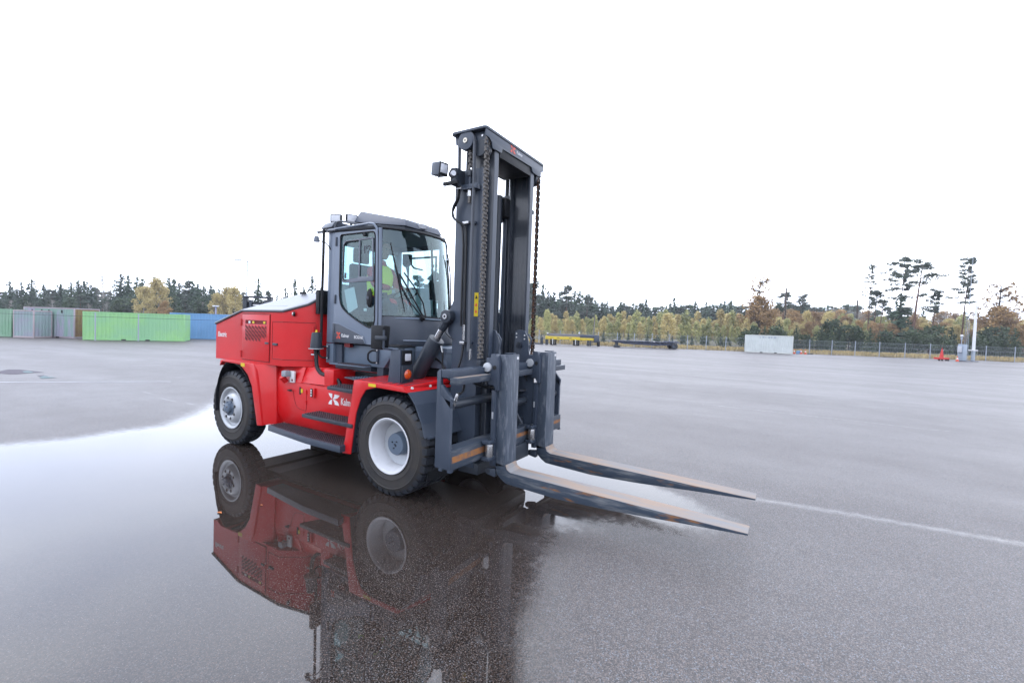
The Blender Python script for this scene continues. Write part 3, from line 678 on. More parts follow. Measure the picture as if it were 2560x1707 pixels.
wi = rounded(WIN, [.04, .07, .10, .05, .15, .25, .2], 5); oo = rounded(OUT, [.02, .05, .01, .02, .01, .01, .02], 5)
dY = Y0-.012
door_ = ring(oo, wi, 'y', dY, dY+.045).build('cab_door', CAB, T, bevel=0, ang=.5)
MB().add([(x, dY+.012, z) for x, z in wi], [tuple(range(len(wi)))]).build('door_window', GLASS, door_, flat=True)
gs = MB().tube([(x, dY-.001, z) for x, z in wi]+[(wi[0][0], dY-.001, wi[0][1])], .010, 6).build('window_seal', BLACK, door_)
MB().tube([(-.668, Y0-.01, 1.80), (-.668, Y0-.01, 2.2), (-.70, Y0-.01, 3.33), (-.73, Y0-.01, 3.385), (-1.58, Y0-.01, 3.40)], .013, 6).build('door_seal', BLACK, door_)
# sliding pane frame
pf_o = rounded([(-1.415, 3.255), (-1.02, 3.265), (-.80, 3.27), (-.775, 2.675), (-1.10, 2.665), (-1.42, 2.655)], [.06, .001, .04, .02, .001, .05], 4)
pf_i = rounded([(-1.395, 3.235), (-1.02, 3.245), (-.82, 3.25), (-.80, 2.74), (-1.10, 2.725), (-1.40, 2.70)], [.06, .001, .04, .02, .001, .05], 4)
ring(pf_o, pf_i, 'y', dY-.004, dY+.010).build('sliding_pane_frame', ROOFG, door_)
MB().box(-1.085, -1.06, dY-.002, dY+.008, 2.70, 3.24).build('pane_divider', ROOFG, door_)
MB().tube([(x, dY-.006, z) for x, z in ((-1.10, 3.24), (-1.34, 3.237), (-1.385, 3.20), (-1.40, 2.72), (-1.37, 2.695), (-1.33, 2.70))], .009, 6).build('pane_seal', BLACK, door_)
MB().box(-1.365, -1.33, dY-.012, dY-.002, 2.72, 2.80).build('pane_catch', CABD, door_, bevel=.004)
MB().box(-1.08, -.79, dY-.008, dY+.004, 2.665, 2.735).build('door_rail', ROOFG, door_, bevel=.01)
MB().cyl((-.97, dY+.01, 3.315), (-.97, dY-.02, 3.315), .025, n=16).build('window_knob', BLACK, door_)
hd = MB(); hd.lathe([(0, -.035), (.03, -.033), (.05, -.02), (.056, 0)], (0, 0, 0), 'y', 24)
h_ = hd.build('door_handle', BLACK, door_, loc=(-.84, dY, 2.44)); h_.scale = (1.0, 1, 2.35)
MB().cyl((-.84, dY-.034, 2.44), (-.84, dY-.045, 2.44), .022, n=14).build('handle_grip', CABD, door_)
# paper sheet in the door window
MB().add([(-1.40, dY+.02, 2.56), (-1.19, dY+.02, 2.60), (-1.10, dY+.02, 2.31), (-1.30, dY+.02, 2.22)], [(0, 1, 2, 3)]).build('paper_sheet', PAPER, door_, flat=True)
MB().box(-.98, -.92, dY+.02, dY+.022, 2.26, 2.30).build('window_sticker', PAPER, door_)
text('window_mark', 'P2', .105, CABD, door_, (-1.0, dY+.009, 3.06), (1, 0, 0), (0, 0, 1), sx=.95)
# dark lower door moulding with writing
low = MB().prism(rounded([(-1.60, 1.80), (-.90, 1.80), (-.96, 1.90), (-1.02, 1.93), (-1.45, 2.06), (-1.60, 2.075)], [.01, .03, .04, .05, .02, .01], 4), 'y', dY-.010, dY+.002).build('door_moulding', CABD, door_, bevel=.004)
MB().tube([(-1.60, dY-.010, 2.08), (-1.45, dY-.010, 2.065), (-1.02, dY-.010, 1.935), (-.955, dY-.010, 1.90), (-.90, dY-.010, 1.81)], .006, 6).build('moulding_edge', CAB, door_)
logo(door_, (-1.505, dY-.0115, 1.855), (1, 0, 0), (0, 0, 1), .085, .095, LOGO_R)
text('maker_lettering', 'Kalmar', .048, WHITE, door_, (-1.40, dY-.0112, 1.880), (1, 0, 0), (0, 0, 1), sx=.82, bold=.012)
text('model_lettering', 'ECG160', .040, WHITE, door_, (-1.13, dY-.0112, 1.872), (1, 0, 0), (0, 0, 1), sx=.95, bold=.012)
MB().tube([(-1.52, Y0-.004, 1.80), (-1.52, Y0-.004, 3.38)], .005, 6).build('post_groove', TRIM, T)
for z in (3.19, 2.36, 1.93):
    MB().box(-1.575, -1.545, Y0-.03, Y0-.008, z, z+.13).build('cab_door_hinge', CABD, door_, bevel=.008)
# ---- windscreen
def scr(z, off=0, n=28):
    t_ = (z-2.2)/1.2; ym = (Y0+Y1)/2; hw = (Y1-Y0)/2-.015; bul = (.44-.16*max(0, t_)**1.6)+off
    x0 = -.665-.03*t_
    return [(x0+bul*(1-abs(u)**2.3), ym+hw*u*(1+off*.2), z) for u in [(-1+2*i/n) for i in range(n+1)]]
mb = MB(); rows = [scr(2.20+i*.148) for i in range(9)]
for r in rows: mb.v += r
k = 29
mb.f = [(i*k+j, i*k+j+1, (i+1)*k+j+1, (i+1)*k+j) for i in range(8) for j in range(k-1)]
mb.build('windscreen', GLASS, T, ang=1.2)
MB().tube(scr(2.195, .006), .014, 6).build('windscreen_seal', BLACK, T); MB().tube(scr(3.392, .004), .018, 6).build('windscreen_seal', BLACK, T)
for s, y in ((-1, Y0+.01), (1, Y1-.01)):
    MB().tube([(-.655, y, 1.80), (-.655, y, 2.2), (-.675, y, 2.8), (-.69, y, 3.39)], .028, 8).build('front_post', CAB, T)
MB().tube([(-1.72, Y0-.025, 3.43), (-.86, Y0-.03, 3.455), (-.78, Y0-.03, 3.44), (-.725, Y0-.02, 3.38), (-.71, Y0-.015, 3.25), (-.70, Y0-.012, 2.85), (-.685, Y0-.012, 2.2), (-.685, Y0-.012, 1.95)], .017, 8).build('rain_rail', CAB, T)
fs = MB(); fs.box(-1.70, -.75, Y1-.04, Y1, zb, 2.30); fs.box(-1.70, -.75, Y1-.04, Y1, 3.32, zt); fs.box(-.80, -.66, Y1-.04, Y1, 2.15, 3.32)
fs.build('far_door_frame', CAB, T)
PAN = mat('inner_trim_panel', (.62, .74, .78), .8)
MB().box(-1.64, -.80, Y1-.10, Y1-.045, 1.85, 2.70).build('inner_door_panel', PAN, T, bevel=.03)
MB().box(-1.655, -1.60, Y0+.12, Y1-.12, 1.85, 2.66).build('rear_trim_panel', PAN, T, bevel=.02)
MB().box(-1.55, -.95, .14, .48, 1.83, 2.42).build('side_console', PAN, T, bevel=.05)
MB().add([(-1.66, Y1-.02, 2.15), (-.80, Y1-.02, 2.15), (-.80, Y1-.02, 3.32), (-1.66, Y1-.02, 3.32)], [(0, 1, 2, 3)]).build('far_door_window', GLASSD, T, flat=True)
ring([(-1.5, 3.22), (-.86, 3.22), (-.86, 2.66), (-1.5, 2.66)], [(-1.47, 3.19), (-.89, 3.19), (-.89, 2.70), (-1.47, 2.70)], 'y', Y1-.03, Y1-.015).build('far_pane_frame', ROOFG, T)
text('window_mark', 'P2', .11, CABD, T, (-.98, Y1-.028, 2.98), (1, 0, 0), (0, 0, 1), sx=.95)
# cowl below the windscreen
mb = MB(); rows = []
for z, off in ((1.795, .05), (1.84, .085), (1.90, .09), (2.10, .06), (2.165, .03), (2.195, -.02)):
    ym = (Y0+Y1)/2; hw = (Y1-Y0)/2
    rows.append([(-.67+(.44+off)*(1-abs(u)**2.8), ym+hw*u, z) for u in [(-1+2*i/24) for i in range(25)]])
for r in rows: mb.v += r
mb.f = [(i*25+j, i*25+j+1, (i+1)*25+j+1, (i+1)*25+j) for i in range(len(rows)-1) for j in range(24)]
nb = len(mb.v); mb.v += [(-.70, y, z) for (x, y, z) in rows[0]]; mb.f += [(j, nb+j, nb+j+1, j+1) for j in range(24)]
cowl = mb.build('front_cowl', CABD, T, ang=.35)
mb = MB(); r1 = [(-.665+.485*(1-abs(u)**2.8), -.1+.69*u, 2.172) for u in [(-1+2*i/24) for i in range(25)]]; r2 = [(x-.05, y, 2.198) for x, y, z in r1]
mb.v = r1+r2; mb.f = [(j, j+1, 25+j+1, 25+j) for j in range(24)]; mb.build('cowl_top_edge', CAB, cowl)
MB().tube([(-.67+.536*(1-abs(u)**2.8), -.1+.702*u, 1.875) for u in [(-.75+.6*i/12) for i in range(13)]], .012, 6).build('cowl_ridge', CAB, cowl)
MB().tube([(-.245, -.27, 1.83), (-.23, -.27, 2.14)], .005, 6).build('cowl_seam', BLACK, cowl)
MB().box(-.20, -.165, -.12, .02, 2.02, 2.08).build('cowl_badge', REDDARK, cowl)
# wipers
wy = -.43; wp = MB().cyl((-.24, wy, 2.17), (-.19, wy, 2.21), .035, n=14).build('wiper_motor', BLACK, T)
A_ = Vector((-.195, wy, 2.20))
ends = Vector((-.40, -.735, 2.72))
def on_glass(y, z, o=.03):
    u = (y-(Y0+Y1)/2)/((Y1-Y0)/2-.015); t_ = (z-2.2)/1.2
    return Vector((-.665-.03*t_+(.44-.16*max(0, t_)**1.6)*(1-abs(u)**2.3)+o, y, z))
g1 = on_glass(-.645, 2.78, .06)
MB().tube([A_, on_glass(-.50, 2.40, .07), on_glass(-.57, 2.58, .07), g1], .012, 6).build('wiper_arm', BLACK, T)
MB().tube([A_+Vector((.0, -.03, 0)), on_glass(-.55, 2.40, .06), on_glass(-.62, 2.58, .06), g1+Vector((-.01, -.02, 0))], .010, 6).build('wiper_arm', BLACK, T)
MB().tube([on_glass(-.70, 3.20, .02), on_glass(-.67, 2.95, .02), on_glass(-.65, 2.78, .03), on_glass(-.62, 2.55, .02), on_glass(-.585, 2.27, .02)], [.006, .012, .014, .012, .006], 6).build('wiper_blade', BLACK, T)
MB().tube([A_+Vector((.01, .03, 0)), on_glass(-.40, 2.40, .06), on_glass(-.50, 2.62, .06), on_glass(-.60, 2.80, .06)], .010, 6).build('wiper_arm', BLACK, T)
MB().tube([on_glass(.33, 3.10, .02), on_glass(.38, 2.8, .02), on_glass(.40, 2.5, .02), on_glass(.38, 2.30, .02)], .013, 6).build('wiper_blade', BLACK, T)
MB().tube([on_glass(.30, 3.18, .05), on_glass(.42, 2.9, .06), on_glass(.44, 2.5, .06), on_glass(.40, 2.22, .05)], .010, 6).build('wiper_arm', BLACK, T)
# ---- roof gear
ac = MB().prism([(-.55, 3.58), (-.60, 3.655), (-.30, 3.665), (.35, 3.665), (.40, 3.64), (.40, 3.55), (-.55, 3.55)], 'x', 0, 1)
ac = MB(); ac.add([(-1.66, -.45, 3.62), (-.56, -.45, 3.475), (-.56, .36, 3.475), (-1.66, .40, 3.62), (-1.60, -.37, 3.80), (-.62, -.40, 3.585), (-.62, .32, 3.585), (-1.60, .36, 3.80)],
    [(0, 1, 5, 4), (1, 2, 6, 5), (2, 3, 7, 6), (3, 0, 4, 7), (4, 5, 6, 7), (3, 2, 1, 0)])
ac.build('roof_unit', mat('roof_unit_grey', (.085, .10, .135), .45), T, bevel=.03)
MB().add([(-1.64, -.38, 3.435), (-.60, -.38, 3.435), (-.60, .34, 3.435), (-1.64, .38, 3.435), (-1.64, -.42, 3.618), (-.58, -.42, 3.473), (-.58, .34, 3.473), (-1.64, .38, 3.618)],
    [(0, 1, 5, 4), (1, 2, 6, 5), (2, 3, 7, 6), (3, 0, 4, 7), (4, 5, 6, 7), (3, 2, 1, 0)]).build('roof_unit_base', SLATE2, T)
MB().add([(-1.95, -.82, 3.47), (-1.66, -.83, 3.47), (-1.62, -.80, 3.56), (-1.90, -.76, 3.555), (-1.95, .5, 3.47), (-1.66, .5, 3.47), (-1.62, .5, 3.56), (-1.90, .5, 3.555)],
    [(0, 1, 2, 3), (4, 7, 6, 5), (0, 4, 5, 1), (1, 5, 6, 2), (2, 6, 7, 3), (3, 7, 4, 0)]).build('rear_visor', ROOFG, T, bevel=.02)
MB().tube(smooth([(-1.64, -.79, 3.44), (-1.63, -.78, 3.52), (-1.56, -.74, 3.56), (-1.2, -.60, 3.50), (-.9, -.5, 3.48)]), .014, 8).build('roof_bracket', TRIM, T)
MB().tube([(-1.98, Y0-.02, 3.42), (-1.55, Y0-.03, 3.42)], .02, 8).build('gutter_end', TRIM, T)
for (x, y, z, r_) in ((-1.86, -.60, 3.66, (0, 0, -1.0)), (-1.68, -.46, 3.67, (0, 0, -.45))):
    wl = empty('work_lamp', (x, y, z), T); wl.rotation_euler = r_
    d_ = .05
    MB().box(-.05, .024, -.084, .084, -.064, .064).build('lamp_body', BLACK, wl, bevel=.012)
    MB().box(.02, .028, -.068, .068, -.050, .050).build('lamp_lens', LENS, wl, bevel=.003)
    MB().cyl((-.02, 0, -.055), (-.02, 0, -.11), .02, n=8).build('lamp_foot', CABD, wl)
wl = empty('work_lamp', (-.58, -.10, 3.53), T); wl.rotation_euler = (0, 0, -.5)
MB().box(-.05, .02, -.07, .07, -.03, .04).build('lamp_body', RIM2, wl, bevel=.01); MB().box(.02, .026, -.06, .06, -.025, .035).build('lamp_lens', LENS, wl)
# rear pipe beside cab
MB().tube([(-1.79, -.86, 3.44), (-1.79, -.86, 3.1), (-1.80, -.86, 2.4), (-1.80, -.86, 1.80)], .020, 10).build('roof_drain_pipe', BLACK, T)
bl = MB().cyl((-1.90, -.90, 3.26), (-1.90, -.90, 3.34), .045, .03, n=16).build('reversing_alarm', ROOFG, T)
MB().tube([(-1.88, -.88, 3.28), (-1.78, -.83, 3.25), (-1.70, -.80, 3.15)], .008, 6).build('alarm_cable', BLACK, bl)
MB().box(-1.92, -1.84, -.88, -.66, 2.20, 2.56).build('hood_end_seal', BLACK, T, bevel=.01)
# breather canister
bc = empty('breather', (-1.815, -.93, 0), T)
MB().lathe([(.0, 1.935), (.06, 1.93), (.066, 1.91), (.085, 1.74), (.085, 1.70), (0, 1.70)], (0, 0, 0), 'z', 24).build('canister', SLATE2, bc)
MB().lathe([(0, 1.97), (.010, 1.965), (.018, 1.935), (0, 1.93)], (0, 0, 0), 'z', 12).build('canister_tip', YELLOW, bc)
MB().lathe([(0, 1.70), (.105, 1.70), (.105, 1.69), (0, 1.69)], (0, 0, 0), 'z', 24).build('canister_plate', RIM2, bc)
MB().cyl((0, 0, 1.69), (0, 0, 1.62), .028, n=12).build('canister_neck', BLACK, bc)
MB().cyl((-.10, 0, 1.60), (.02, 0, 1.60), .014, n=8).build('pipe_clip', STEEL, bc)
MB().tube(smooth([(-1.815, -.93, 1.65), (-1.81, -.93, 1.55), (-1.78, -.93, 1.42), (-1.70, -.92, 1.34), (-1.55, -.90, 1.31), (-1.42, -.90, 1.30), (-1.33, -.90, 1.25), (-1.30, -.90, 1.18)]), .028, 10).build('breather_hose', HOSE, T)
# ---- cab interior
seat = empty('driver_seat', (.07, -.22, 0), T)
MB().box(-1.58, -1.08, -.40, .12, 2.20, 2.36).build('seat_cushion', SEATM, seat, bevel=.05)
MB().add([(-1.62, -.38, 2.34), (-1.50, -.38, 2.34), (-1.50, .10, 2.34), (-1.62, .10, 2.34), (-1.68, -.34, 2.98), (-1.58, -.34, 2.98), (-1.58, .06, 2.98), (-1.68, .06, 2.98)],
    [(0, 1, 5, 4), (1, 2, 6, 5), (2, 3, 7, 6), (3, 0, 4, 7), (4, 5, 6, 7), (3, 2, 1, 0)]).build('seat_back', SEATM, seat, bevel=.04)
MB().box(-1.665, -1.60, -.28, 0, 3.0, 3.22).build('headrest', SEATM, seat, bevel=.03)
MB().box(-1.48, -1.12, -.32, .04, 1.82, 2.2).build('seat_base', INTER, seat, bevel=.02)
MB().box(-1.40, -1.05, .12, .20, 2.42, 2.50).build('armrest', INTER, seat, bevel=.015)
cn = MB().tube([(-.62, -.14, 1.85), (-.74, -.14, 2.30), (-.82, -.14, 2.48)], .05, 10).build('steering_column', INTER, T)
sw = MB(); R0 = .19; ctr = Vector((-.84, -.14, 2.53)); ax = Vector((-.5, 0, .86)).normalized(); e1 = Vector((0, 1, 0)); e2 = ax.cross(e1)
sw.tube([ctr+R0*(cos(2*pi*i/28)*e1+sin(2*pi*i/28)*e2) for i in range(29)], .014, 8, cap=False)
for q in (0, 2.1, 4.2): sw.cyl(ctr, ctr+R0*(cos(q)*e1+sin(q)*e2), .012, n=6)
sw.cyl(ctr-ax*.02, ctr+ax*.02, .05, n=14); sw.build('steering_wheel', BLACK, T)
MB().box(-.70, -.45, -.55, .35, 1.82, 2.24).build('dashboard', INTER, T, bevel=.03)
MB().box(-.66, -.60, .18, .36, 2.48, 2.78).build('display_screen', BLACK, T, bevel=.01)
MB().tube([(-.62, .27, 2.5), (-.60, .27, 2.2)], .012, 8).build('display_stalk', BLACK, T)
MB().tube([(-.70, Y1-.08, 3.38), (-.60, Y1-.10, 2.9), (-.55, Y1-.12, 2.2)], .035, 8).build('inner_pillar', BLACK, T)
MB().tube([(-.74, .30, 3.38), (-.70, .30, 2.9), (-.62, .28, 2.2)], .018, 8).build('inner_pillar', INTER, T)
MB().box(-.60, -.50, -.46, -.36, 2.93, 3.08).build('inner_mirror', BLACK, T, bevel=.01)
MB().tube([(-.55, -.41, 3.0), (-.52, -.30, 2.9), (-.55, -.1, 2.9)], .012, 6).build('mirror_stalk', BLACK, T)
fb = MB().lathe([(0, -.03), (.05, -.03), (.06, 0), (.05, .03), (0, .03)], (-.72, -.25, 2.98), 'x', 20).build('cab_fan', CAB, T)
MB().tube([(-.72, -.25, 2.92), (-.68, -.25, 2.80), (-.62, -.3, 2.3)], .01, 6).build('fan_stalk', CAB, T)
# ---- mirror + indicator tower on the fender
tw = empty('indicator_tower', (0, 0, 0), T)
def fr4(xa0, xa1, xb0, xb1, y0, y1, z0, z1):
    return MB().add([(xa0, y0, z0), (xa1, y0, z0), (xa1, y1, z0), (xa0, y1, z0), (xb0, y0, z1), (xb1, y0, z1), (xb1, y1, z1), (xb0, y1, z1)],
        [(0, 1, 5, 4), (1, 2, 6, 5), (2, 3, 7, 6), (3, 0, 4, 7), (4, 5, 6, 7), (3, 2, 1, 0)])
fr4(-.165, .045, -.125, .035, -1.09, -.90, 1.37, 1.78).build('tower_post', SLATE, tw, bevel=.005)
fr4(.045, .062, .05, .060, -1.075, -.905, 1.60, 1.775).build('upper_lamp_plate', BLACK, tw, bevel=.004)
fr4(.050, .075, .055, .070, -1.08, -.895, 1.385, 1.585).build('lower_lamp_plate', SLATE2, tw, bevel=.004)
MB().box(.058, .078, -1.035, -.940, 1.645, 1.735).build('position_lamp', LENS, tw, bevel=.012)
ml = MB().lathe([(0, .03), (.03, .028), (.055, .015), (.064, 0)], (.068, -.985, 1.475), 'x', 24).build('amber_indicator', AMBER, tw)
MB().cyl((-.03, -1.0, 1.78), (-.03, -1.0, 1.80), .04, n=14).build('lamp_cap', SLATE2, tw)
mir = empty('side_mirror', (0, 0, 0), T)
fr4(-.40, -.20, -.40, -.17, -1.18, -1.05, 1.77, 2.075).build('mirror_housing', BLACK, mir, bevel=.03)
MB().box(-.30, -.12, -1.20, -1.16, 1.895, 1.945).build('mirror_clamp', SLATE2, mir, bevel=.012)
MB().tube([(-.17, -1.17, 1.79), (-.17, -1.17, 2.02)], .013, 8).build('mirror_rod', SLATE, mir)
MB().tube([(-.17, -1.17, 1.79), (-.14, -1.05, 1.78)], .013, 8).build('mirror_rod', SLATE, mir)
# ---- mast
mast = T
def rail(name, s, x0, x1, y0, y1, z0, z1, t=.03, m=SLATE):
    """C channel, open towards the middle: web outside"""
    b = MB(); b.prism([(x0, s*y1), (x1, s*y1), (x1, s*y0), (x1-t, s*y0), (x1-t, s*(y1-.022)), (x0+t, s*(y1-.022)), (x0+t, s*y0), (x0, s*y0)], 'z', z0, z1)
    return b.build(name, m, T, bevel=.003)
MASTIN = mat('mast_rail_worn', (.030, .038, .052), .28, col2=(.055, .062, .075), nscale=3, stretch=(6, 6, .35), rvar=.1, coat=.2)
for s in (-1, 1):
    rail('outer_mast_rail', s, .47, .86, .52, .63, .36, 4.02)
    rail('inner_mast_rail', s, .60, .935, .40, .505, .42, 4.33, m=MASTIN)
    MB().box(.935, .939, s*.41 if s > 0 else -.495, .495 if s > 0 else -.41, .5, 4.30).build('rail_front_face', SLATE, T)
    MB().cyl((.52, s*.47, .7), (.52, s*.47, 3.85), .050, n=16).build('lift_cylinder', SLATE, T)
    MB().cyl((.52, s*.47, 3.85), (.52, s*.47, 4.30), .030, n=14).build('lift_rod', SLATE2, T)
    MB().box(.47, .60, s*.40 if s > 0 else -.53, .53 if s > 0 else -.40, 3.80, 3.98).build('cylinder_head', SLATE2, T, bevel=.01)
MB().cyl((.50, .27, .8), (.50, .27, 3.95), .062, n=18).build('centre_pipe', SLATE2, T)
MB().box(.44, .50, -.62, .62, 3.62, 3.86).build('mast_crossbeam', SLATE, T, bevel=.006)
MB().box(.44, .50, -.62, .62, 2.16, 2.30).build('mast_crossbeam', SLATE, T, bevel=.006)
MB().box(.50, .62, .30, .62, 3.66, 3.92).build('mast_block', BLACK, T, bevel=.01)
MB().box(.44, .55, -.62, .62, .40, .75).build('mast_crossbeam', SLATE2, T, bevel=.006)
# head
head = MB().prism(rounded([(.445, -.745), (.972, -.745), (.972, .745), (.445, .745)], .05, 4), 'z', 4.432, 4.462).build('mast_head_plate', SLATE, T, bevel=.004)
bp_ = [(-.725, 4.43), (.735, 4.43), (.735, 4.36), (.66, 4.33), (.66, 4.28), (.60, 4.255), (.42, 4.26), (.38, 4.32), (-.36, 4.31), (-.38, 4.255), (-.58, 4.245), (-.60, 4.31), (-.66, 4.345), (-.725, 4.345)]
beam = MB().prism(bp_, 'x', .945, .962).build('mast_head_beam', SLATE, T, bevel=.002)
MB().box(.50, .945, -.40, .40, 4.20, 4.40).build('mast_head_core', BLACK, T, bevel=.01)
for s in (-1, 1):
    MB().prism([(.46, 4.43), (.944, 4.43), (.944, 4.27), (.80, 4.25), (.62, 4.30), (.55, 4.30), (.47, 4.335)], 'y', s*.655, s*.672).build('head_side_plate', SLATE, T, bevel=.002)
    MB().cyl((.665, s*.66, 4.335), (.665, s*.735, 4.335), .112, n=40).build('hose_pulley', SLATE, T, bevel=.004)
    MB().cyl((.665, s*.735, 4.335), (.665, s*.745, 4.335), .030, n=24).build('pulley_pin', STEEL if s > 0 else mat('brass_washer', (.72, .66, .55), .3, metal=.6), T)
    MB().cyl((.665, s*.745, 4.335), (.665, s*.747, 4.335), .010, n=12).build('pin_recess', INK, T)
    MB().cyl((.84, s*.56, 4.24), (.84, s*.68, 4.24), .10, n=28).build('chain_wheel', SLATE2, T, bevel=.006)
    MB().cyl((.875, s*.672, 4.375), (.875, s*.685, 4.375), .014, n=10).build('bolt_head', STEEL, T)
logo(beam, (.9635, -.185, 4.34), (0, 1, 0), (0, 0, 1), .13, .085, LOGO_R)
text('maker_lettering', 'Kalmar', .042, WHITE, beam, (.9635, -.03, 4.362), (0, 1, 0), (0, 0, 1), sx=.85, bold=.01)
# chains: one link object per link
def link_mesh(m):
    b = MB(); p = .088; w2 = .034
    for y, a in ((-w2, 0), (-w2*.45, .5), (w2*.45, .5), (w2, 0)):
        z0 = a*p
        pts = [(.020*cos(q), -.5*p+z0+.020*sin(q)) for q in [pi+pi*i/6 for i in range(7)]]
        pts = [(-.019, z0-.25*p), (-.010, z0), (-.019, z0+.25*p), (-.010, z0+.33*p), (.010, z0+.33*p), (.019, z0+.25*p), (.010, z0), (.019, z0-.25*p), (.012, z0-.33*p), (-.012, z0-.33*p)]
        b.prism(pts, 'y', y-.0045, y+.0045)
    for z in (-.25*p, .25*p): b.cyl((0, -w2-.010, z), (0, w2+.010, z), .0085, n=8)
    return b.mesh('chain_link', m, flat=True)
for s, m_ in ((-1, CHAIN), (1, CHAINR)):
    me = link_mesh(m_); zc = 4.30
    while zc > 1.70:
        inst('chain_link', me, T, (.93, s*.655, zc)); zc -= .088
    MB().box(.90, .96, s*.62 if s > 0 else -.69, .69 if s > 0 else -.62, 1.62, 1.70).build('chain_anchor', SLATE2, T, bevel=.006)
    zc = 4.20                       # short back run to its anchor
    while zc > 4.02:
        inst('chain_link', me, T, (.70, s*.655, zc)); zc -= .088
    MB().box(.67, .73, s*.63 if s > 0 else -.70, .70 if s > 0 else -.63, 3.92, 3.99).build('chain_anchor', SLATE2, T, bevel=.005)
    MB().cyl((.70, s*.665, 3.92), (.70, s*.665, 3.72), .022, n=12).build('anchor_rod', SLATE, T)
    MB().box(.60, .84, s*.62 if s > 0 else -.72, .72 if s > 0 else -.62, 3.755, 3.815).build('anchor_bracket', SLATE, T, bevel=.005)
    MB().cyl((.70, s*.665, 3.755), (.70, s*.665, 3.68), .034, n=6).build('anchor_nut', STEEL, T)
    MB().cyl((.70, s*.665, 3.68), (.70, s*.665, 3.60), .020, n=12).build('anchor_thread', CHAIN, T)
MB().tube([(.885, .735, 4.28), (.885, .735, 1.75)], .014, 8).build('hydraulic_hose', HOSE, T)
MB().tube([(.86, .76, 4.20), (.86, .76, 1.75)], .014, 8).build('hydraulic_hose', HOSE, T)
# hoses over the pulley
for k, yy in enumerate((-.695, -.72)):
    pts = [(.775+.012*k, yy, 1.80), (.785, yy, 2.6), (.79, yy, 3.6), (.785, yy, 4.25), (.78, yy, 4.34), (.755, yy, 4.40), (.70, yy, 4.445), (.64, yy, 4.445), (.585, yy, 4.41), (.557, yy, 4.34), (.56, yy, 4.2), (.57, yy, 3.8)]
    MB().tube(smooth(pts, 4), .0125, 8).build('hydraulic_hose', TRIM, T)
    MB().tube(smooth([(.57, yy, 3.80), (.555, yy, 3.66), (.50, yy, 3.57), (.47+.02*k, yy, 3.50), (.50+.02*k, yy, 3.42), (.58, yy, 3.375), (.64+.03*k, yy+.03, 3.30), (.655+.03*k, yy+.04, 3.1)]), .013, 8).build('hydraulic_hose', HOSE, T)
    MB().tube([(.655+.03*k, yy+.04, 3.12), (.655+.03*k, yy+.05, 2.10)], .012, 8).build('hydraulic_hose', HOSE, T)
    MB().cyl((.655+.032*k, yy+.05, 2.12), (.655+.032*k, yy+.05, 2.03), .013, n=6).build('hose_fitting', STEEL, T)
    MB().cyl((.655+.032*k, yy+.05, 2.00), (.655+.032*k, yy+.05, 1.93), .014, n=6).build('hose_fitting', STEEL, T)
    MB().cyl((.655+.032*k, yy+.05, 2.05), (.655+.032*k, yy+.05, 1.96), .009, n=6).build('hose_fitting', STEEL, T)
    MB().cyl((.79+.024*k, yy+.01, 1.83), (.79+.024*k, yy+.01, 1.70), .013, n=6).build('hose_fitting', STEEL, T)
    MB().tube([(.775+.014*k, yy, 3.4), (.79+.014*k, yy, 1.8)], .0125, 8).build('hydraulic_hose', TRIM, T)
MB().box(.535, .62, -.735, -.68, 3.765, 3.80).build('hose_clamp', STEEL, T, bevel=.006)
MB().box(.625, .72, -.70, -.645, 3.345, 3.378).build('hose_clamp', STEEL, T, bevel=.006)
MB().box(.74, .80, -.66, -.632, 3.345, 3.375).build('clamp_arm', SLATE, T)
MB().box(.635, .71, -.70, -.645, 1.88, 1.915).build('hose_clamp', STEEL, T, bevel=.006)
MB().box(.73, .80, -.66, -.632, 1.885, 1.915).build('clamp_arm', SLATE, T)
MB().tube(smooth([(.67, -.66, 1.87), (.66, -.68, 1.70), (.60, -.70, 1.5), (.50, -.65, 1.4), (.40, -.55, 1.35)]), .014, 8).build('hydraulic_hose', HOSE, T)
MB().box(.80, .858, -.6355, -.6315, 2.225, 2.515).build('warning_sticker', YELLOW, T)
for z in (2.44, 2.35, 2.27):
    MB().prism([(.81, z), (.85, z), (.83, z+.045)], 'y', -.6368, -.6356).build('sticker_symbol', INK if z > 2.4 else LOGO_R, T)
MB().tube([(.625, -.66, 3.12), (.625, -.66, 2.10)], .013, 8).build('hydraulic_hose', HOSE, T)
MB().tube(smooth([(.57, -.68, 3.80), (.53, -.68, 3.66), (.46, -.68, 3.55), (.46, -.68, 3.46), (.52, -.68, 3.40), (.60, -.67, 3.33), (.625, -.66, 3.1)]), .013, 8).build('hydraulic_hose', HOSE, T)
# near work lamp on mast
wl = empty('mast_work_lamp', (.42, -.86, 3.99), T); wl.rotation_euler = (0, .12, -.22)
MB().box(-.13, .03, -.065, .065, -.075, .075).build('lamp_housing', SLATE, wl, bevel=.006)
MB().box(.03, .034, -.066, .066, -.076, .076).build('lamp_bezel', BLACK, wl, bevel=.004)
MB().box(.034, .040, -.05, .05, -.048, .058).build('lamp_lens', LENS, wl, bevel=.003)
ld = MB().lathe([(.0, -.03), (.052, -.03), (.052, .03), (0, .03)], (0, 0, 0), 'y', 20).build('lamp_round', BLACK, T, loc=(.55, -.80, 3.93))
MB().cyl((.575, -.845, 3.92), (.60, -.86, 3.92), .032, n=14).build('round_lens', LENS, T)
MB().box(.42, .64, -.84, -.80, 3.80, 3.84).build('lamp_bracket', BLACK, T, bevel=.005)
MB().box(.52, .60, -.82, -.64, 3.80, 4.0).build('lamp_bracket', SLATE2, T, bevel=.005)
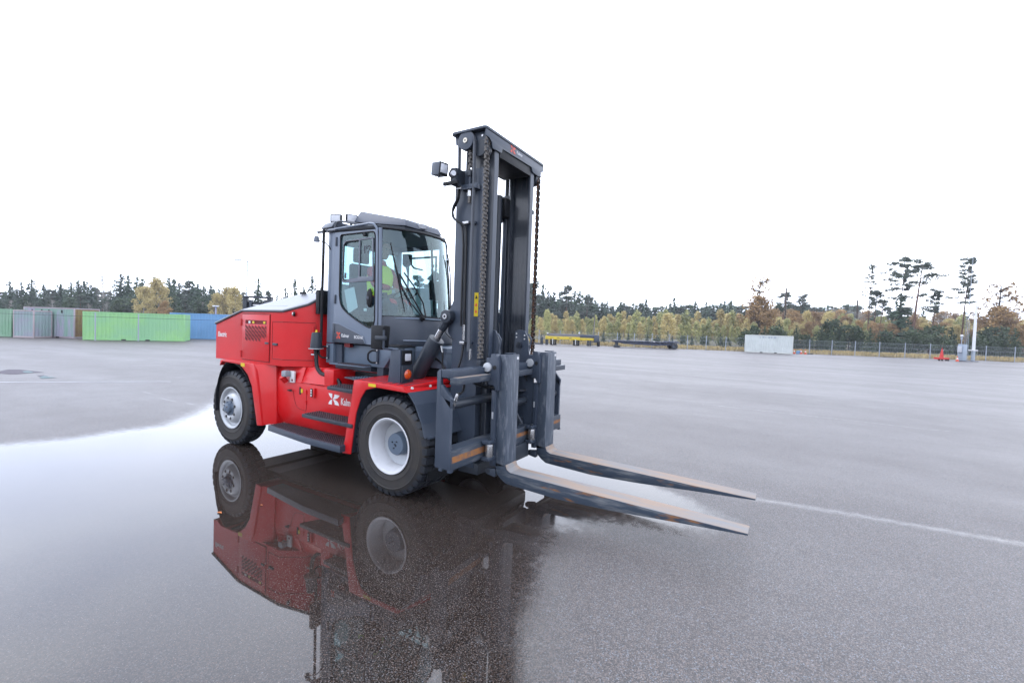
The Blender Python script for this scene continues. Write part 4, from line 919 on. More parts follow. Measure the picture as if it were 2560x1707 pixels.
MB().tube(smooth([(.40, -.87, 3.92), (.37, -.88, 3.86), (.40, -.87, 3.79), (.47, -.84, 3.775), (.55, -.80, 3.78)]), .005, 6).build('lamp_cable', BLACK, T)
# tilt cylinders
for s in (-1, 1):
    a = Vector((-.16, s*.66, 1.30)); pin = Vector((.43, s*.66, 2.215)); d_ = (pin-a).normalized()
    hd_ = a+d_*((pin-a).length*.68)
    MB().cyl(a, hd_, .105, n=28).build('tilt_cylinder', SLATE2, T, bevel=.006)
    MB().cyl(hd_, pin-d_*.10, .045, n=20).build('tilt_rod', CHROME, T)
    MB().cyl(pin-d_*.20, pin-d_*.02, .055, .06, n=12).build('rod_eye', SLATE2, T, bevel=.004)
    MB().cyl(pin+Vector((0, s*.07, 0)), pin-Vector((0, s*.07, 0)), .082, n=24).build('eye_boss', SLATE2, T, bevel=.006)
    MB().cyl(pin+Vector((0, s*.085, 0)), pin+Vector((0, s*.07, 0)), .034, n=12).build('tilt_pin', STEEL, T)
    MB().cyl(pin+Vector((0, s*.09, 0)), pin+Vector((0, s*.08, 0)), .014, n=8).build('tilt_pin_bolt', INK, T)
    MB().prism([(.38, 2.02), (.47, 1.90), (.50, 2.0), (.50, 2.50), (.47, 2.45), (.40, 2.30)], 'y', s*.58, s*.61).build('tilt_lug', SLATE, T, bevel=.004)
    nb_ = hd_-d_*.04
    MB().tube(smooth([nb_+Vector((.10, 0, -.06)), nb_+Vector((.13, 0, -.16)), nb_+Vector((.13, 0, -.30)), nb_+Vector((.18, .0, -.42)), nb_+Vector((.26, .05, -.50))]), .012, 8).build('tilt_hose', HOSE, T)
    MB().cyl(nb_+Vector((.10, 0, -.05)), nb_+Vector((.125, 0, -.13)), .012, n=8).build('hose_fitting', STEEL, T)
MB().tube(smooth([(-.02, -.50, 1.60), (.10, -.52, 1.66), (.24, -.54, 1.60), (.36, -.58, 1.48), (.45, -.60, 1.40)]), .013, 8).build('tilt_hose', HOSE, T)
MB().tube(smooth([(.33, -.62, 2.15), (.36, -.66, 2.05), (.45, -.68, 1.97), (.52, -.66, 1.93)]), .006, 6).build('sensor_cable', HOSE, T)
# ---- carriage
car = T
BH = 1.366
tb_ = MB(); tb_.box(.93, 1.06, -BH, BH, 1.545, 1.63); tb_.build('carriage_top_bar', SLATE, T, bevel=.004)
MB().box(1.045, 1.135, -BH+.002, BH-.002, 1.475, 1.548).build('carriage_rail_lip', BARM, T, bevel=.006)
MB().box(1.06, 1.134, -BH+.03, -.72, 1.5485, 1.5515).build('lip_wear', FORKTOP, T)
MB().box(.92, 1.088, -BH, BH, .554, .7685).build('carriage_bottom_bar', BARM, T, bevel=.006)
MB().add([(1.0892, -BH+.02, .63), (1.0892, -.70, .63), (1.0892, -.70, .70), (1.0892, -BH+.02, .70)], [(0, 1, 2, 3)]).build('rust_band', RUSTB, T, flat=True)
MB().add([(1.0892, -.30, .65), (1.0892, 1.34, .65), (1.0892, 1.34, .70), (1.0892, -.30, .70)], [(0, 1, 2, 3)]).build('rust_band', RUSTB, T, flat=True)
for s in (-1, 1):
    y0, y1 = (s*BH, s*(BH-.045)) if s < 0 else (s*(BH-.045), s*BH)
    e = .004*s
    MB().prism([(.87, .56), (.87, 1.60), (.90, 1.63), (.925, 1.63), (.925, 1.36), (.96, 1.33), (1.065, 1.30), (1.065, .77), (1.085, .70), (1.085, .56)], 'y', y0+e, y1+e).build('side_plate', SLATE, T, bevel=.005)
    MB().prism([(.925, 1.36), (.925, 1.47), (.955, 1.46), (1.075, 1.32), (1.065, 1.22), (.96, 1.33)], 'y', y0+e, y1+e).build('side_gusset', SLATE, T, bevel=.004)
    for x in (.925, 1.045):
        MB().box(x, x+.045, y0+e, y1+e, .53, .56).build('plate_foot', SLATE, T)
    MB().prism([(.78, 1.40), (.80, 2.05), (.86, 2.08), (.96, 2.06), (1.01, 1.95), (1.04, 1.70), (1.12, 1.62), (1.12, .60), (.78, .60)], 'y', s*.36, s*.385).build('carriage_plate', SLATE, T, bevel=.005)
    MB().cyl((.88, s*.36-.0*s, 1.86), (.88, s*.33, 1.86), .045, n=18).build('roller_pin', SLATE2, T, bevel=.005)
    for (x, z) in ((.83, 2.02), (.83, 1.97), (.96, 2.0), (.96, 1.95)): MB().cyl((x, s*.36, z), (x, s*.35, z), .010, n=8).build('bolt_head', WHITE, T)
    MB().tube([(.98, s*.39, 1.60), (1.05, s*.39, 1.95), (1.0, s*.39, 2.02)], .012, 6).build('plate_rib', SLATE, T)
for (z, ya, yb) in ((1.24, -1.30, -.10), (1.10, .0, 1.30)):
    MB().cyl((.99, ya, z), (.99, yb, z), .052, n=24).build('side_shift_cylinder', SLATE2, T, bevel=.004)
    MB().cyl((.99, yb, z), (.99, yb+.6 if ya < -1 else yb-.05, z), .026, n=16).build('side_shift_rod', CHROME, T)
    MB().box(.95, 1.06, ya-.03, ya+.02, z-.045, z+.045).build('cylinder_lug', SLATE2, T, bevel=.008)
    MB().cyl((1.04, ya-.01, z+.03), (1.08, ya-.01, z+.02), .016, n=8).build('lug_bolt', STEEL, T)
MB().tube(smooth([(1.02, -1.22, 1.29), (1.03, -1.21, 1.35), (1.05, -1.16, 1.37), (1.03, -1.10, 1.40), (1.0, -1.05, 1.50)]), .015, 8).build('cylinder_hose', HOSE, T)
MB().cyl((1.02, -1.23, 1.28), (1.035, -1.21, 1.36), .018, n=8).build('hose_elbow', STEEL, T)
MB().tube(smooth([(.98, -.95, 1.52), (1.0, -.85, 1.44), (1.03, -.7, 1.39), (1.03, -.5, 1.36)]), .014, 8).build('cylinder_hose', HOSE, T)
for k in range(3): MB().tube(smooth([(.98, .28+.04*k, 1.50), (1.02, .34+.04*k, 1.40), (1.0, .40+.03*k, 1.33), (.98, .42+.03*k, 1.26)]), .010, 6).build('cylinder_hose', STEEL if k == 1 else HOSE, T)
MB().box(.86, .98, -.36, .36, .60, .86).build('carriage_cross_member', SLATE2, T, bevel=.01)
MB().box(.90, .97, -.10, .12, .86, 1.5).build('centre_web', SLATE2, T, bevel=.01)
MB().tube([(.98, .10, 1.02), (1.04, .22, .80)], .018, 8).build('centre_brace', TRIM, T)
MB().box(.62, .92, -.62, .62, .28, .42).build('mast_foot', SLATE2, T, bevel=.01)
# forks
for s in (-1, 1):
    yc = s*.515; h2 = .129
    fk = empty('fork', (0, 0, 0), T)
    y0, y1 = yc-h2, yc+h2
    MB().prism([(1.19, .60), (1.19, 1.78), (1.3215, 1.785), (1.3215, .52), (1.325, .47), (1.19, .45)], 'y', y0, y1).build('fork_shank', SHANK, fk, bevel=.006)
    heel = [(1.19, .46), (1.19, .50), (1.325, .48), (1.335, .44), (1.375, .415), (1.40, .41), (1.40, .27), (1.34, .275), (1.27, .315), (1.21, .37)]
    MB().prism(heel, 'y', y0, y1).build('fork_heel', FORKSIDE, fk, bevel=.004)
    xs = [1.40, 2.0, 2.6, 3.2, 3.88]
    topz = [.41, .395, .38, .362, .342]; botz = [.27, .240, .258, .297, .328]
    hw = [h2, h2, h2, .127, .105]
    v = []
    for x, zt_, zb_, h_w in zip(xs, topz, botz, hw): v += [(x, yc-h_w, zb_), (x, yc+h_w, zb_), (x, yc+h_w, zt_), (x, yc-h_w, zt_)]
    f = [(0, 1, 2, 3), (16, 19, 18, 17)]
    for i in range(4): f += [(4*i+k, 4*i+4+k, 4*i+4+(k+1) % 4, 4*i+(k+1) % 4) for k in range(4)]
    MB().add(v, f).build('fork_blade', FORKSIDE, fk, bevel=.003)
    v = []
    for x, zt_, h_w in zip(xs, topz, hw): v += [(x, yc-h_w+.005, zt_+.0015), (x, yc+h_w-.005, zt_+.0015)]
    for (x, z) in ((1.345, .438), (1.327, .49)): v += [(x+.004, yc-h2+.005, z), (x+.004, yc+h2-.005, z)]
    MB().add(v, [(0, 1, 3, 2), (2, 3, 5, 4), (4, 5, 7, 6), (6, 7, 9, 8), (10, 11, 1, 0), (12, 13, 11, 10)]).build('fork_top_wear', FORKTOP, fk, flat=True)
    # hanger plate, hooks and rollers
    MB().prism([(1.09, 1.43), (1.09, 1.55), (1.13, 1.79), (1.20, 1.79), (1.235, 1.70), (1.235, 1.36), (1.20, 1.37), (1.17, 1.43)], 'y', y0-.075, y0-.004).build('fork_hanger', SLATE, fk, bevel=.008)
    MB().box(1.10, 1.19, y0-.07, y1, 1.42, 1.475).build('hanger_hook', SLATE, fk, bevel=.006)
    MB().box(1.06, 1.19, y0-.07, y1, 1.632, 1.74).build('hanger_hook', SLATE, fk, bevel=.006)
    MB().cyl((1.185, y0-.076, 1.63), (1.185, y0-.079, 1.63), .026, n=16).build('hanger_hole', INK, fk)
    MB().cyl((1.09, y0-.10, 1.63), (1.09, y0-.04, 1.63), .055, n=22).build('hanger_roller', RIM2, fk, bevel=.006)
    MB().box(1.20, 1.31, y1-.13, y1-.06, 1.786, 1.80).build('fork_lifting_tab', SLATE, fk, bevel=.003)
    MB().add([(1.3223, y1-.06, 1.725), (1.3223, y1-.012, 1.725), (1.3223, y1-.012, 1.755), (1.3223, y1-.06, 1.755)], [(0, 1, 2, 3)]).build('fork_label', WHITE, fk, flat=True)
    MB().box(1.13, 1.19, y0-.04, y1-.03, .46, 1.36).build('shank_backing', SLATE, fk, bevel=.006)
    MB().box(1.142, 1.165, y0-.042, y0-.038, 1.02, 1.10).build('reflector', RIM2, fk, bevel=.0015)
    MB().cyl((1.16, y0-.10, .585), (1.16, y0-.10, .735), .050, n=24).build('guide_roller', STEEL, fk, bevel=.006)
    for z in (.545, .738): MB().box(1.10, 1.20, y0-.17, y0-.01, z, z+.042).build('roller_bracket', SLATE, fk, bevel=.008)
    MB().cyl((1.16, y0-.10, .78), (1.16, y0-.10, .80), .02, n=8).build('roller_bolt', SLATE2, fk)
    MB().prism(rounded([(1.04, .40), (1.19, .42), (1.19, .31), (1.04, .34)], .03, 3), 'y', y0+.01, y0+.06).build('heel_lug', SLATE, fk, bevel=.004)
    MB().cyl((1.075, y0+.004, .37), (1.075, y0+.066, .37), .030, n=16).build('heel_pin', SLATE2, fk)
MB().box(1.05, 1.13, -.30, .28, .36, .56).build('lower_stop', SLATE2, T, bevel=.01)

# ================================================================== the driver
def skin_obj(name, verts, edges, radii, m, parent, root=0, sub=2):
    me = bpy.data.meshes.new(name); me.from_pydata(verts, edges, []); o = bpy.data.objects.new(name, me); C.objects.link(o); o.parent = parent
    me.materials.append(m)
    sk = o.modifiers.new('skin', 'SKIN'); sk.use_smooth_shade = True
    if not me.skin_vertices: 
        bm = bmesh.new(); bm.from_mesh(me); bm.verts.layers.skin.verify(); bm.to_mesh(me); bm.free()
    for i, sv in enumerate(me.skin_vertices[0].data):
        r = radii[i]; sv.radius = r if isinstance(r, tuple) else (r, r); sv.use_root = (i == root)
    ss = o.modifiers.new('sub', 'SUBSURF'); ss.levels = sub; ss.render_levels = sub
    return o
drv = empty('person')
tag(drv, 'driver in a red jacket and hi-vis yellow vest sitting inside the cab', 'person')
ox, oy, oz = -1.13, -.36, 2.40      # hip
def D(x, y, z): return (ox+x, oy+y, oz+z)
V_ = [D(0, 0, 0), D(-.02, 0, .16), D(-.02, 0, .32), D(.0, 0, .46), D(.02, 0, .56), D(.04, 0, .64),     # 0-5 spine, neck, head base
      D(.02, -.18, .46), D(.12, -.22, .24), D(.34, -.12, .20),      # 6-8 near arm (right)
      D(.02, .18, .46), D(.12, .22, .24), D(.36, .10, .22),         # 9-11
      D(.05, -.10, -.02), D(.42, -.14, .0), D(.40, -.13, -.42),     # 12-14 leg
      D(.05, .10, -.02), D(.42, .14, .0), D(.40, .13, -.42)]
E_ = [(0, 1), (1, 2), (2, 3), (3, 4), (4, 5), (3, 6), (6, 7), (7, 8), (3, 9), (9, 10), (10, 11), (0, 12), (12, 13), (13, 14), (0, 15), (15, 16), (16, 17)]
R0_ = [.16, .15, .16, .15, .06, .06, .075, .058, .042, .075, .058, .042, .10, .075, .055, .10, .075, .055]
skin_obj('body', V_, E_, R0_, JACKET, drv)
skin_obj('vest', [D(0, 0, .02), D(-.02, 0, .16), D(-.02, 0, .32), D(.0, 0, .44), D(.0, -.11, .485), D(.0, .11, .485)], [(0, 1), (1, 2), (2, 3), (3, 4), (3, 5)], [(.19, .19), (.185, .185), (.20, .20), (.185, .185), .11, .11], VEST, drv)
skin_obj('trousers', [D(0, 0, -.02), D(.05, -.10, -.02), D(.42, -.14, .0), D(.40, -.13, -.42), D(.05, .10, -.02), D(.42, .14, .0), D(.40, .13, -.42)], [(0, 1), (1, 2), (2, 3), (0, 4), (4, 5), (5, 6)], [.165, .11, .085, .065, .11, .085, .065], TROUS, drv)
for y in (-.13, .13):
    MB().box(ox+.36, ox+.58, oy+y-.045, oy+y+.045, 1.822, 1.92).build('shoe', BLACK, drv, bevel=.02)
hb = MB().lathe([(0, -.125), (.045, -.118), (.068, -.085), (.078, -.04), (.086, .01), (.088, .06), (.078, .10), (.05, .13), (0, .14)], (0, 0, 0), 'z', 28).build('head', SKIN, drv, loc=D(.05, 0, .76)); hb.scale = (1.12, .92, 1)
MB().add([(.09, -.016, .02), (.09, .016, .02), (.125, 0, -.025), (.088, -.02, -.035), (.088, .02, -.035)], [(0, 1, 2), (0, 2, 3), (1, 4, 2), (2, 4, 3)]).build('nose', SKIN, drv, loc=D(.05, 0, .765))
for y in (-.032, .032): MB().lathe([(0, .006), (.012, 0)], (.092, y, .02), 'x', 10).build('eye', INK, drv, loc=D(.05, 0, .765))
MB().box(.086, .094, -.024, .024, -.062, -.055).build('mouth', REDDARK, drv, loc=D(.05, 0, .765))
for y in (-.083, .083): MB().box(-.02, .015, y-.008, y+.008, -.03, .03).build('ear', SKIN, drv, bevel=.006, loc=D(.05, 0, .765))
hr = MB().lathe([(.088, .0), (.094, .04), (.088, .10), (.06, .138), (0, .150)], (-.012, 0, 0), 'z', 24).build('hair', HAIR, drv, loc=D(.045, 0, .77)); hr.scale = (1.12, .95, 1)
for s, wp_ in ((-1, D(.34, -.12, .20)), (1, D(.36, .10, .22))):
    wp_ = Vector(wp_); vv = [wp_, wp_+Vector((.05, 0, -.005)), wp_+Vector((.09, 0, -.01))]; ee = [(0, 1), (1, 2)]; rr = [.024, (.034, .018), (.034, .016)]
    skin_obj('hand', [tuple(q) for q in vv], ee, rr, SKIN, drv, sub=1)
    for k in range(4):
        a = wp_+Vector((.09, (-.027+.018*k), -.008)); ln = (.032, .038, .036, .028)[k]
        skin_obj('finger', [tuple(a-Vector((.02, 0, 0))), tuple(a+Vector((ln, 0, -.008))), tuple(a+Vector((ln*1.25, 0, -.034))), tuple(a+Vector((ln*.7, 0, -.052)))], [(0, 1), (1, 2), (2, 3)], [.009, .009, .008, .007], SKIN, drv, sub=1)
    a = wp_+Vector((.04, -s*.03, 0)); skin_obj('thumb', [tuple(a), tuple(a+Vector((.03, -s*.022, -.01))), tuple(a+Vector((.055, -s*.018, -.03)))], [(0, 1), (1, 2)], [.011, .010, .008], SKIN, drv, sub=1)

# ================================================================== background: vegetation
def leaf_mat(name, c1, c2, c3=None, trans=.25):
    m = bpy.data.materials.new(name); m.use_nodes = True; t = m.node_tree; b = t.nodes['Principled BSDF']; N = t.nodes; Lk = t.links.new
    b.inputs['Roughness'].default_value = .75; b.inputs['Specular IOR Level'].default_value = .2
    oi = N.new('ShaderNodeObjectInfo'); geo = N.new('ShaderNodeNewGeometry'); tc = N.new('ShaderNodeTexCoord')
    no = N.new('ShaderNodeTexNoise'); no.inputs['Scale'].default_value = .9; no.inputs['Detail'].default_value = 3; Lk(tc.outputs['Object'], no.inputs['Vector'])
    add = N.new('ShaderNodeMath'); add.operation = 'MULTIPLY_ADD'; Lk(geo.outputs['Random Per Island'], add.inputs[0]); add.inputs[1].default_value = .45
    mr = N.new('ShaderNodeMapRange'); Lk(no.outputs[0], mr.inputs[0]); mr.inputs[1].default_value = .35; mr.inputs[2].default_value = .65; mr.inputs[4].default_value = .4
    Lk(mr.outputs[0], add.inputs[2])
    ad2 = N.new('ShaderNodeMath'); ad2.operation = 'MULTIPLY_ADD'; Lk(oi.outputs['Random'], ad2.inputs[0]); ad2.inputs[1].default_value = .35; Lk(add.outputs[0], ad2.inputs[2])
    cr = N.new('ShaderNodeValToRGB'); e = cr.color_ramp.elements; e[0].position = .15; e[0].color = (*c1, 1); e[1].position = .95; e[1].color = (*c2, 1)
    if c3: q = e.new(.6); q.color = (*c3, 1)
    Lk(ad2.outputs[0], cr.inputs[0]); Lk(cr.outputs[0], b.inputs['Base Color'])
    tl = N.new('ShaderNodeBsdfTranslucent'); Lk(cr.outputs[0], tl.inputs[0]); mx = N.new('ShaderNodeMixShader'); mx.inputs[0].default_value = trans
    Lk(b.outputs[0], mx.inputs[1]); Lk(tl.outputs[0], mx.inputs[2]); Lk(mx.outputs[0], N['Material Output'].inputs[0])
    return m
SPR = leaf_mat('spruce_needles', (.020, .042, .028), (.062, .094, .056), (.038, .064, .042))
PIN = leaf_mat('pine_needles', (.045, .062, .050), (.11, .135, .10), (.075, .096, .075))
YEL = leaf_mat('yellow_leaves', (.24, .19, .10), (.54, .45, .22), (.41, .34, .16), .3)
YGR = leaf_mat('yellow_green_leaves', (.13, .16, .085), (.46, .45, .20), (.30, .30, .14), .3)
ORA = leaf_mat('orange_leaves', (.15, .10, .07), (.36, .24, .11), (.25, .165, .085), .3)
GRN = leaf_mat('bush_leaves', (.022, .038, .024), (.075, .10, .055), (.045, .064, .038))
TWG = leaf_mat('bare_twigs', (.08, .065, .058), (.17, .14, .12), (.12, .10, .085), 0)
BARK = mat('bark', (.10, .075, .06), .9, col2=(.05, .04, .035), nscale=8)
PBARK = mat('pine_bark', (.20, .10, .065), .9, col2=(.10, .07, .06), nscale=6)
BBARK = mat('birch_bark', (.50, .48, .45), .8, col2=(.12, .11, .10), nscale=5, thr=(.55, .62))

def quads(cen, size, asp=1.0, flat=0.0, tri=True):
    """small randomly turned leaf clumps; flat -> lying horizontal"""
    n = len(cen); a = rng.normal(size=(n, 3)); a[:, 2] *= (1-flat); a /= np.linalg.norm(a, axis=1, keepdims=True)+1e-9
    r = rng.normal(size=(n, 3)); c = np.cross(a, r); c /= np.linalg.norm(c, axis=1, keepdims=True)+1e-9
    sz = size*(.55+.9*rng.random((n, 1)))
    p = np.stack([cen-a*sz*asp, cen+c*sz*.6, cen+a*sz*asp, cen-c*sz*.6], 1).reshape(-1, 3)
    return p
def crown_mesh(name, P, m):
    n = len(P)//4; me = bpy.data.meshes.new(name)
    me.vertices.add(len(P)); me.vertices.foreach_set('co', P.astype(np.float32).ravel())
    me.loops.add(len(P)); me.loops.foreach_set('vertex_index', np.arange(len(P), dtype=np.int32))
    me.polygons.add(n); me.polygons.foreach_set('loop_start', np.arange(0, len(P), 4, dtype=np.int32))
    try: me.polygons.foreach_set('loop_total', np.full(n, 4, dtype=np.int32))
    except Exception: pass
    me.update(calc_edges=True); me.materials.append(m); return me
def trunk_mesh(name, pts, r, m, extra=()):
    b = MB(); b.tube(pts, r, 7)
    for p, rr in extra: b.tube(p, rr, 5)
    return b.mesh(name, m)
def spruce(H, Rb, dens=1.0, base=.06, m=SPR):
    P = []
    nl = int(H*3.2)
    for i in range(nl):
        t = i/nl; z = H*(base+(1-base)*t); R = Rb*(1-t)**.70*(.75+.45*rng.random())+.12
        nb = max(4, int(9*(1-t)+4)*dens)
        for k in range(int(nb)):
            q = rng.random()*2*pi; Rk = R*(.6+.5*rng.random()); ns = max(2, int(Rk/.42)+1)
            u = np.linspace(.15, 1, ns)[:, None]; d = np.array([[cos(q), sin(q), 0]])
            c = d*u*Rk+np.array([[0, 0, z]])+np.array([[0, 0, 1]])*(-.28*Rk*u+.12*Rk*u*u)
            c += rng.normal(scale=.08, size=c.shape); P.append(quads(c, .38*(1.15-.5*t), 1.0, .35))
    P.append(quads(np.array([[0, 0, H*.97], [0, 0, H], [0, 0, H*.985]]), .22, 1.2, -.5))
    return np.concatenate(P)
def clump(c, r, n, sz, flat=.6, asp=1.0):
    d = rng.normal(size=(n, 3)); d /= np.linalg.norm(d, axis=1, keepdims=True); rad = rng.random((n, 1))**.45
    return quads(np.array(c)+d*rad*np.array(r), sz, asp, flat)
def make_kind(kind, var):
    """returns crown mesh, trunk mesh for a tree of 10 m"""
    H = 10.0
    if kind == 'spruce':
        return crown_mesh('crown', spruce(H, 2.5+.6*rng.random(), 1.25), SPR), trunk_mesh('trunk', [(0, 0, 0), (0, 0, H*.95)], [.16, .02], BARK)
    if kind == 'thin_spruce':
        return crown_mesh('crown', spruce(H, 1.5, .42, .15), SPR), trunk_mesh('trunk', [(0, 0, 0), (0, 0, H)], [.13, .02], BARK)
    if kind == 'forest_pine':
        P = []
        for i in range(17):
            t = rng.random(); z = H*(.45+.53*t); R = 1.9*(1-t)**.6*rng.random()+.2; q = rng.random()*2*pi
            P.append(clump((R*cos(q), R*sin(q), z), (.85, .85, .42), 70, .24))
        return crown_mesh('crown', np.concatenate(P), PIN), trunk_mesh('trunk', [(0, 0, 0), (.1, 0, H*.5), (0, 0, H*.95)], [.17, .12, .03], PBARK)
    if kind in ('birch', 'golden', 'orange', 'ygreen'):
        m = {'birch': YEL, 'golden': YEL, 'orange': ORA, 'ygreen': YGR}[kind]; P = []; ex = []
        wide = {'birch': 1.0, 'golden': 1.5, 'orange': 1.5, 'ygreen': 1.05}[kind]
        nb = 40 if wide < 1.2 else 50
        for i in range(nb):
            t = rng.random(); z0 = H*(.10+.76*t); q = rng.random()*2*pi; R = wide*(1.6*(1-t)**.55*(.35+.65*rng.random())+.12)
            z1 = min(z0+R*(.7+rng.random()*.7), H*(.99-.1*rng.random())); e = (R*cos(q), R*sin(q), z1)
            if i % 2 == 0: ex.append(([(0, 0, z0), (e[0]*.6, e[1]*.6, z0+(z1-z0)*.45), e], [.035, .022, .008]))
            P.append(clump(e, (.62*wide**.5, .62*wide**.5, .9), 60, .165, .0, 1.1))
        return crown_mesh('crown', np.concatenate(P), m), trunk_mesh('trunk', [(0, 0, 0), (.08, .03, H*.4), (-.05, 0, H*.75), (0, 0, H*.97)], [.11, .08, .04, .01], BBARK if kind != 'orange' else BARK, ex)
    if kind == 'bare':
        ex = []; P = []
        for i in range(46):
            t = rng.random(); z0 = H*(.35+.6*t); q = rng.random()*2*pi; R = 1.9*(1-t)**.5*(.4+.6*rng.random())+.1; z1 = z0+R*.8
            e = Vector((R*cos(q), R*sin(q), z1)); ex.append(([(0, 0, z0), (e.x*.55, e.y*.55, z0+(z1-z0)*.4), e], [.04, .02, .008]))
            for k in range(3):
                p0 = Vector((0, 0, z0)).lerp(e, .4+.5*rng.random()); p1 = p0+Vector(rng.normal(size=3).tolist())*.38; ex.append(([p0, p1], [.012, .006]))
            P.append(clump(tuple(e), (.5, .5, .5), 9, .09, 0))
        return crown_mesh('crown', np.concatenate(P), TWG), trunk_mesh('trunk', [(0, 0, 0), (.1, .03, H*.4), (0, 0, H)], [.13, .09, .015], BBARK, ex)
    if kind == 'oak':
        ex = []; P = []
        for i in range(60):
            t = rng.random(); z0 = H*(.30+.62*t); q = rng.random()*2*pi; R = 2.6*(1-t*.55)*(.3+.7*rng.random()); z1 = min(H, z0+R*.5)
            e = (R*cos(q), R*sin(q), z1); ex.append(([(0, 0, z0), (e[0]*.55, e[1]*.55, z0+(z1-z0)*.4), e], [.06, .035, .012]))
            P.append(clump(e, (.5, .5, .4), int(8+24*(1-t)**1.5), .16, .1))
        return crown_mesh('crown', np.concatenate(P), ORA), trunk_mesh('trunk', [(0, 0, 0), (.1, .03, H*.4), (0, 0, H*.95)], [.2, .14, .03], BARK, ex)
    if kind == 'bush':
        P = []
        for i in range(16):
            q = rng.random()*2*pi; R = 2.2*sqrt(rng.random()); z = 5.5*(1-(R/3.2)**2)*(.25+.75*rng.random())
            P.append(clump((R*cos(q), R*sin(q), z+.8), (1.1, 1.1, 1.2), 90, .26, .2))
        return crown_mesh('crown', np.concatenate(P), GRN), trunk_mesh('stem', [(0, 0, 0), (.1, 0, 2.5), (0, 0, 4)], [.12, .09, .05], BARK)
    if kind == 'young_pine':
        return crown_mesh('crown', spruce(H, 2.9, 1.1, .02, PIN), GRN), trunk_mesh('trunk', [(0, 0, 0), (0, 0, H*.95)], [.16, .02], BARK)
VARS = {}
for kd, nv in (('spruce', 5), ('thin_spruce', 2), ('forest_pine', 3), ('birch', 4), ('golden', 3), ('orange', 3), ('ygreen', 4), ('bare', 2), ('oak', 2), ('bush', 4), ('young_pine', 3)):
    VARS[kd] = [make_kind(kd, i) for i in range(nv)]
NAME = {'spruce': 'spruce_tree', 'thin_spruce': 'spruce_tree', 'forest_pine': 'pine_tree', 'birch': 'birch_tree', 'golden': 'birch_tree', 'orange': 'autumn_tree', 'ygreen': 'birch_tree', 'bare': 'bare_tree', 'oak': 'oak_tree', 'bush': 'bush', 'young_pine': 'young_pine_tree'}
def tree(kind, px, Z, top, label, group=None, wid=1.0, base=LOW):
    H = elev(px, top, Z)-base
    if kind == 'bush': k = H/6.8
    else: k = H/10
    me_c, me_t = random.choice(VARS[kind])
    o = empty(NAME[kind], yard(px, Z, base)); o.rotation_euler = (0, 0, random.random()*6.28); o.scale = (k*wid, k*wid, k)
    tag(o, label, 'bush' if kind == 'bush' else 'tree', group)
    inst('crown', me_c, o); inst('stem' if kind == 'bush' else 'trunk', me_t, o)
    return o
R = random.Random(11)
def zone(px):
    for a, t in ((20, 'at the left edge above the mint container'), (110, 'above the left half of the lilac container'), (190, 'above the right half of the lilac container'), (270, 'above the left end of the light green container'), (345, 'above the middle of the light green container'),
                 (430, 'by the golden birches'), (480, 'where green and blue containers meet'), (540, 'above the blue container'), (620, 'left of the second forklift mast'), (720, 'above the hood left half'), (830, 'above the hood right half'), (1060, 'behind the cab'), (1330, 'behind the mast'),
                 (1395, 'over the left end of the yellow beam'), (1450, 'over the middle of the yellow beam'), (1505, 'over the right end of the yellow beam'), (1560, 'over the left end of the dark trailer'), (1630, 'over the middle of the dark trailer'), (1695, 'over the trailer wheels'),
                 (1750, 'just right of the trailer'), (1800, 'between trailer and white container'), (1860, 'just left of the white container'), (1925, 'over the left half of the white container'), (1985, 'over the right half of the white container'), (2040, 'by the small traffic cones'),
                 (2110, 'right of the traffic cones'), (2180, 'under the leftmost tall pines'), (2250, 'under the dense tall pine'), (2320, 'just left of the red stand'), (2380, 'by the red stand'), (2440, 'by cabinet and flagpole'), (2500, 'just right of the flagpole'), (9999, 'at the right edge')):
        if px < a: return t
# -- left wood behind the containers
left = [(24, 704, 'spruce'), (52, 706, 'spruce'), (78, 699, 'spruce'), (107, 711, 'thin_spruce'), (128, 722, 'forest_pine'), (149, 709, 'spruce'), (176, 706, 'spruce'), (194, 700, 'spruce'), (209, 701, 'spruce'), (226, 712, 'spruce'),
        (300, 685, 'spruce'), (318, 690, 'spruce'), (341, 693, 'spruce'), (354, 696, 'spruce'), (385, 692, 'spruce'), (421, 694, 'spruce'), (433, 698, 'spruce'), (446, 707, 'spruce'), (470, 702, 'forest_pine'), (480, 705, 'spruce'),
        (493, 709, 'spruce'), (507, 716, 'spruce'), (524, 712, 'thin_spruce'), (531, 722, 'spruce')]
uniq_l = {300: 'tallest dark spruce on the left horizon, its tip just right of the bare birch', 107: 'lone small pointed spruce standing in the gap of the left treeline above the pale container',
          24: 'pointed spruce at the far left edge of the wood behind the green container', 385: 'slim spruce whose tip shows directly behind the golden birches'}
for px, top, kd in left:
    tree(kd, px, 128+R.random()*14, top, uniq_l.get(px, 'pointed evergreen on the left skyline, '+zone(px)), None if px in uniq_l else 'evergreens in the left skyline')
for i in range(62):
    px = -40+i*10.6+R.uniform(-5, 5)
    tree(R.choice(['spruce', 'spruce', 'forest_pine']), px, R.uniform(140, 170), R.uniform(716, 732)+max(0, (px-500))*.06, 'dark evergreen in left wood, '+zone(px), 'evergreens filling the left wood')
for i in range(40):
    px = -20+i*15+R.uniform(-6, 6)
    tree(R.choice(['young_pine', 'forest_pine', 'bare', 'bush', 'spruce', 'bare', 'young_pine', 'spruce']), px, R.uniform(100, 118), R.uniform(735, 757), 'lower tree before the left wood, '+zone(px), 'lower trees behind the left containers', wid=1.2)
tree('bare', 255, 118, 677, 'pale bare birch with fine open twigs sticking up above the left wood')
tree('golden', 357, 100, 710, 'broad golden birch behind the light green container, left one of the golden pair', wid=1.0)
tree('golden', 396, 104, 690, 'tallest golden birch behind the light green container, right one of the golden pair', wid=.95)
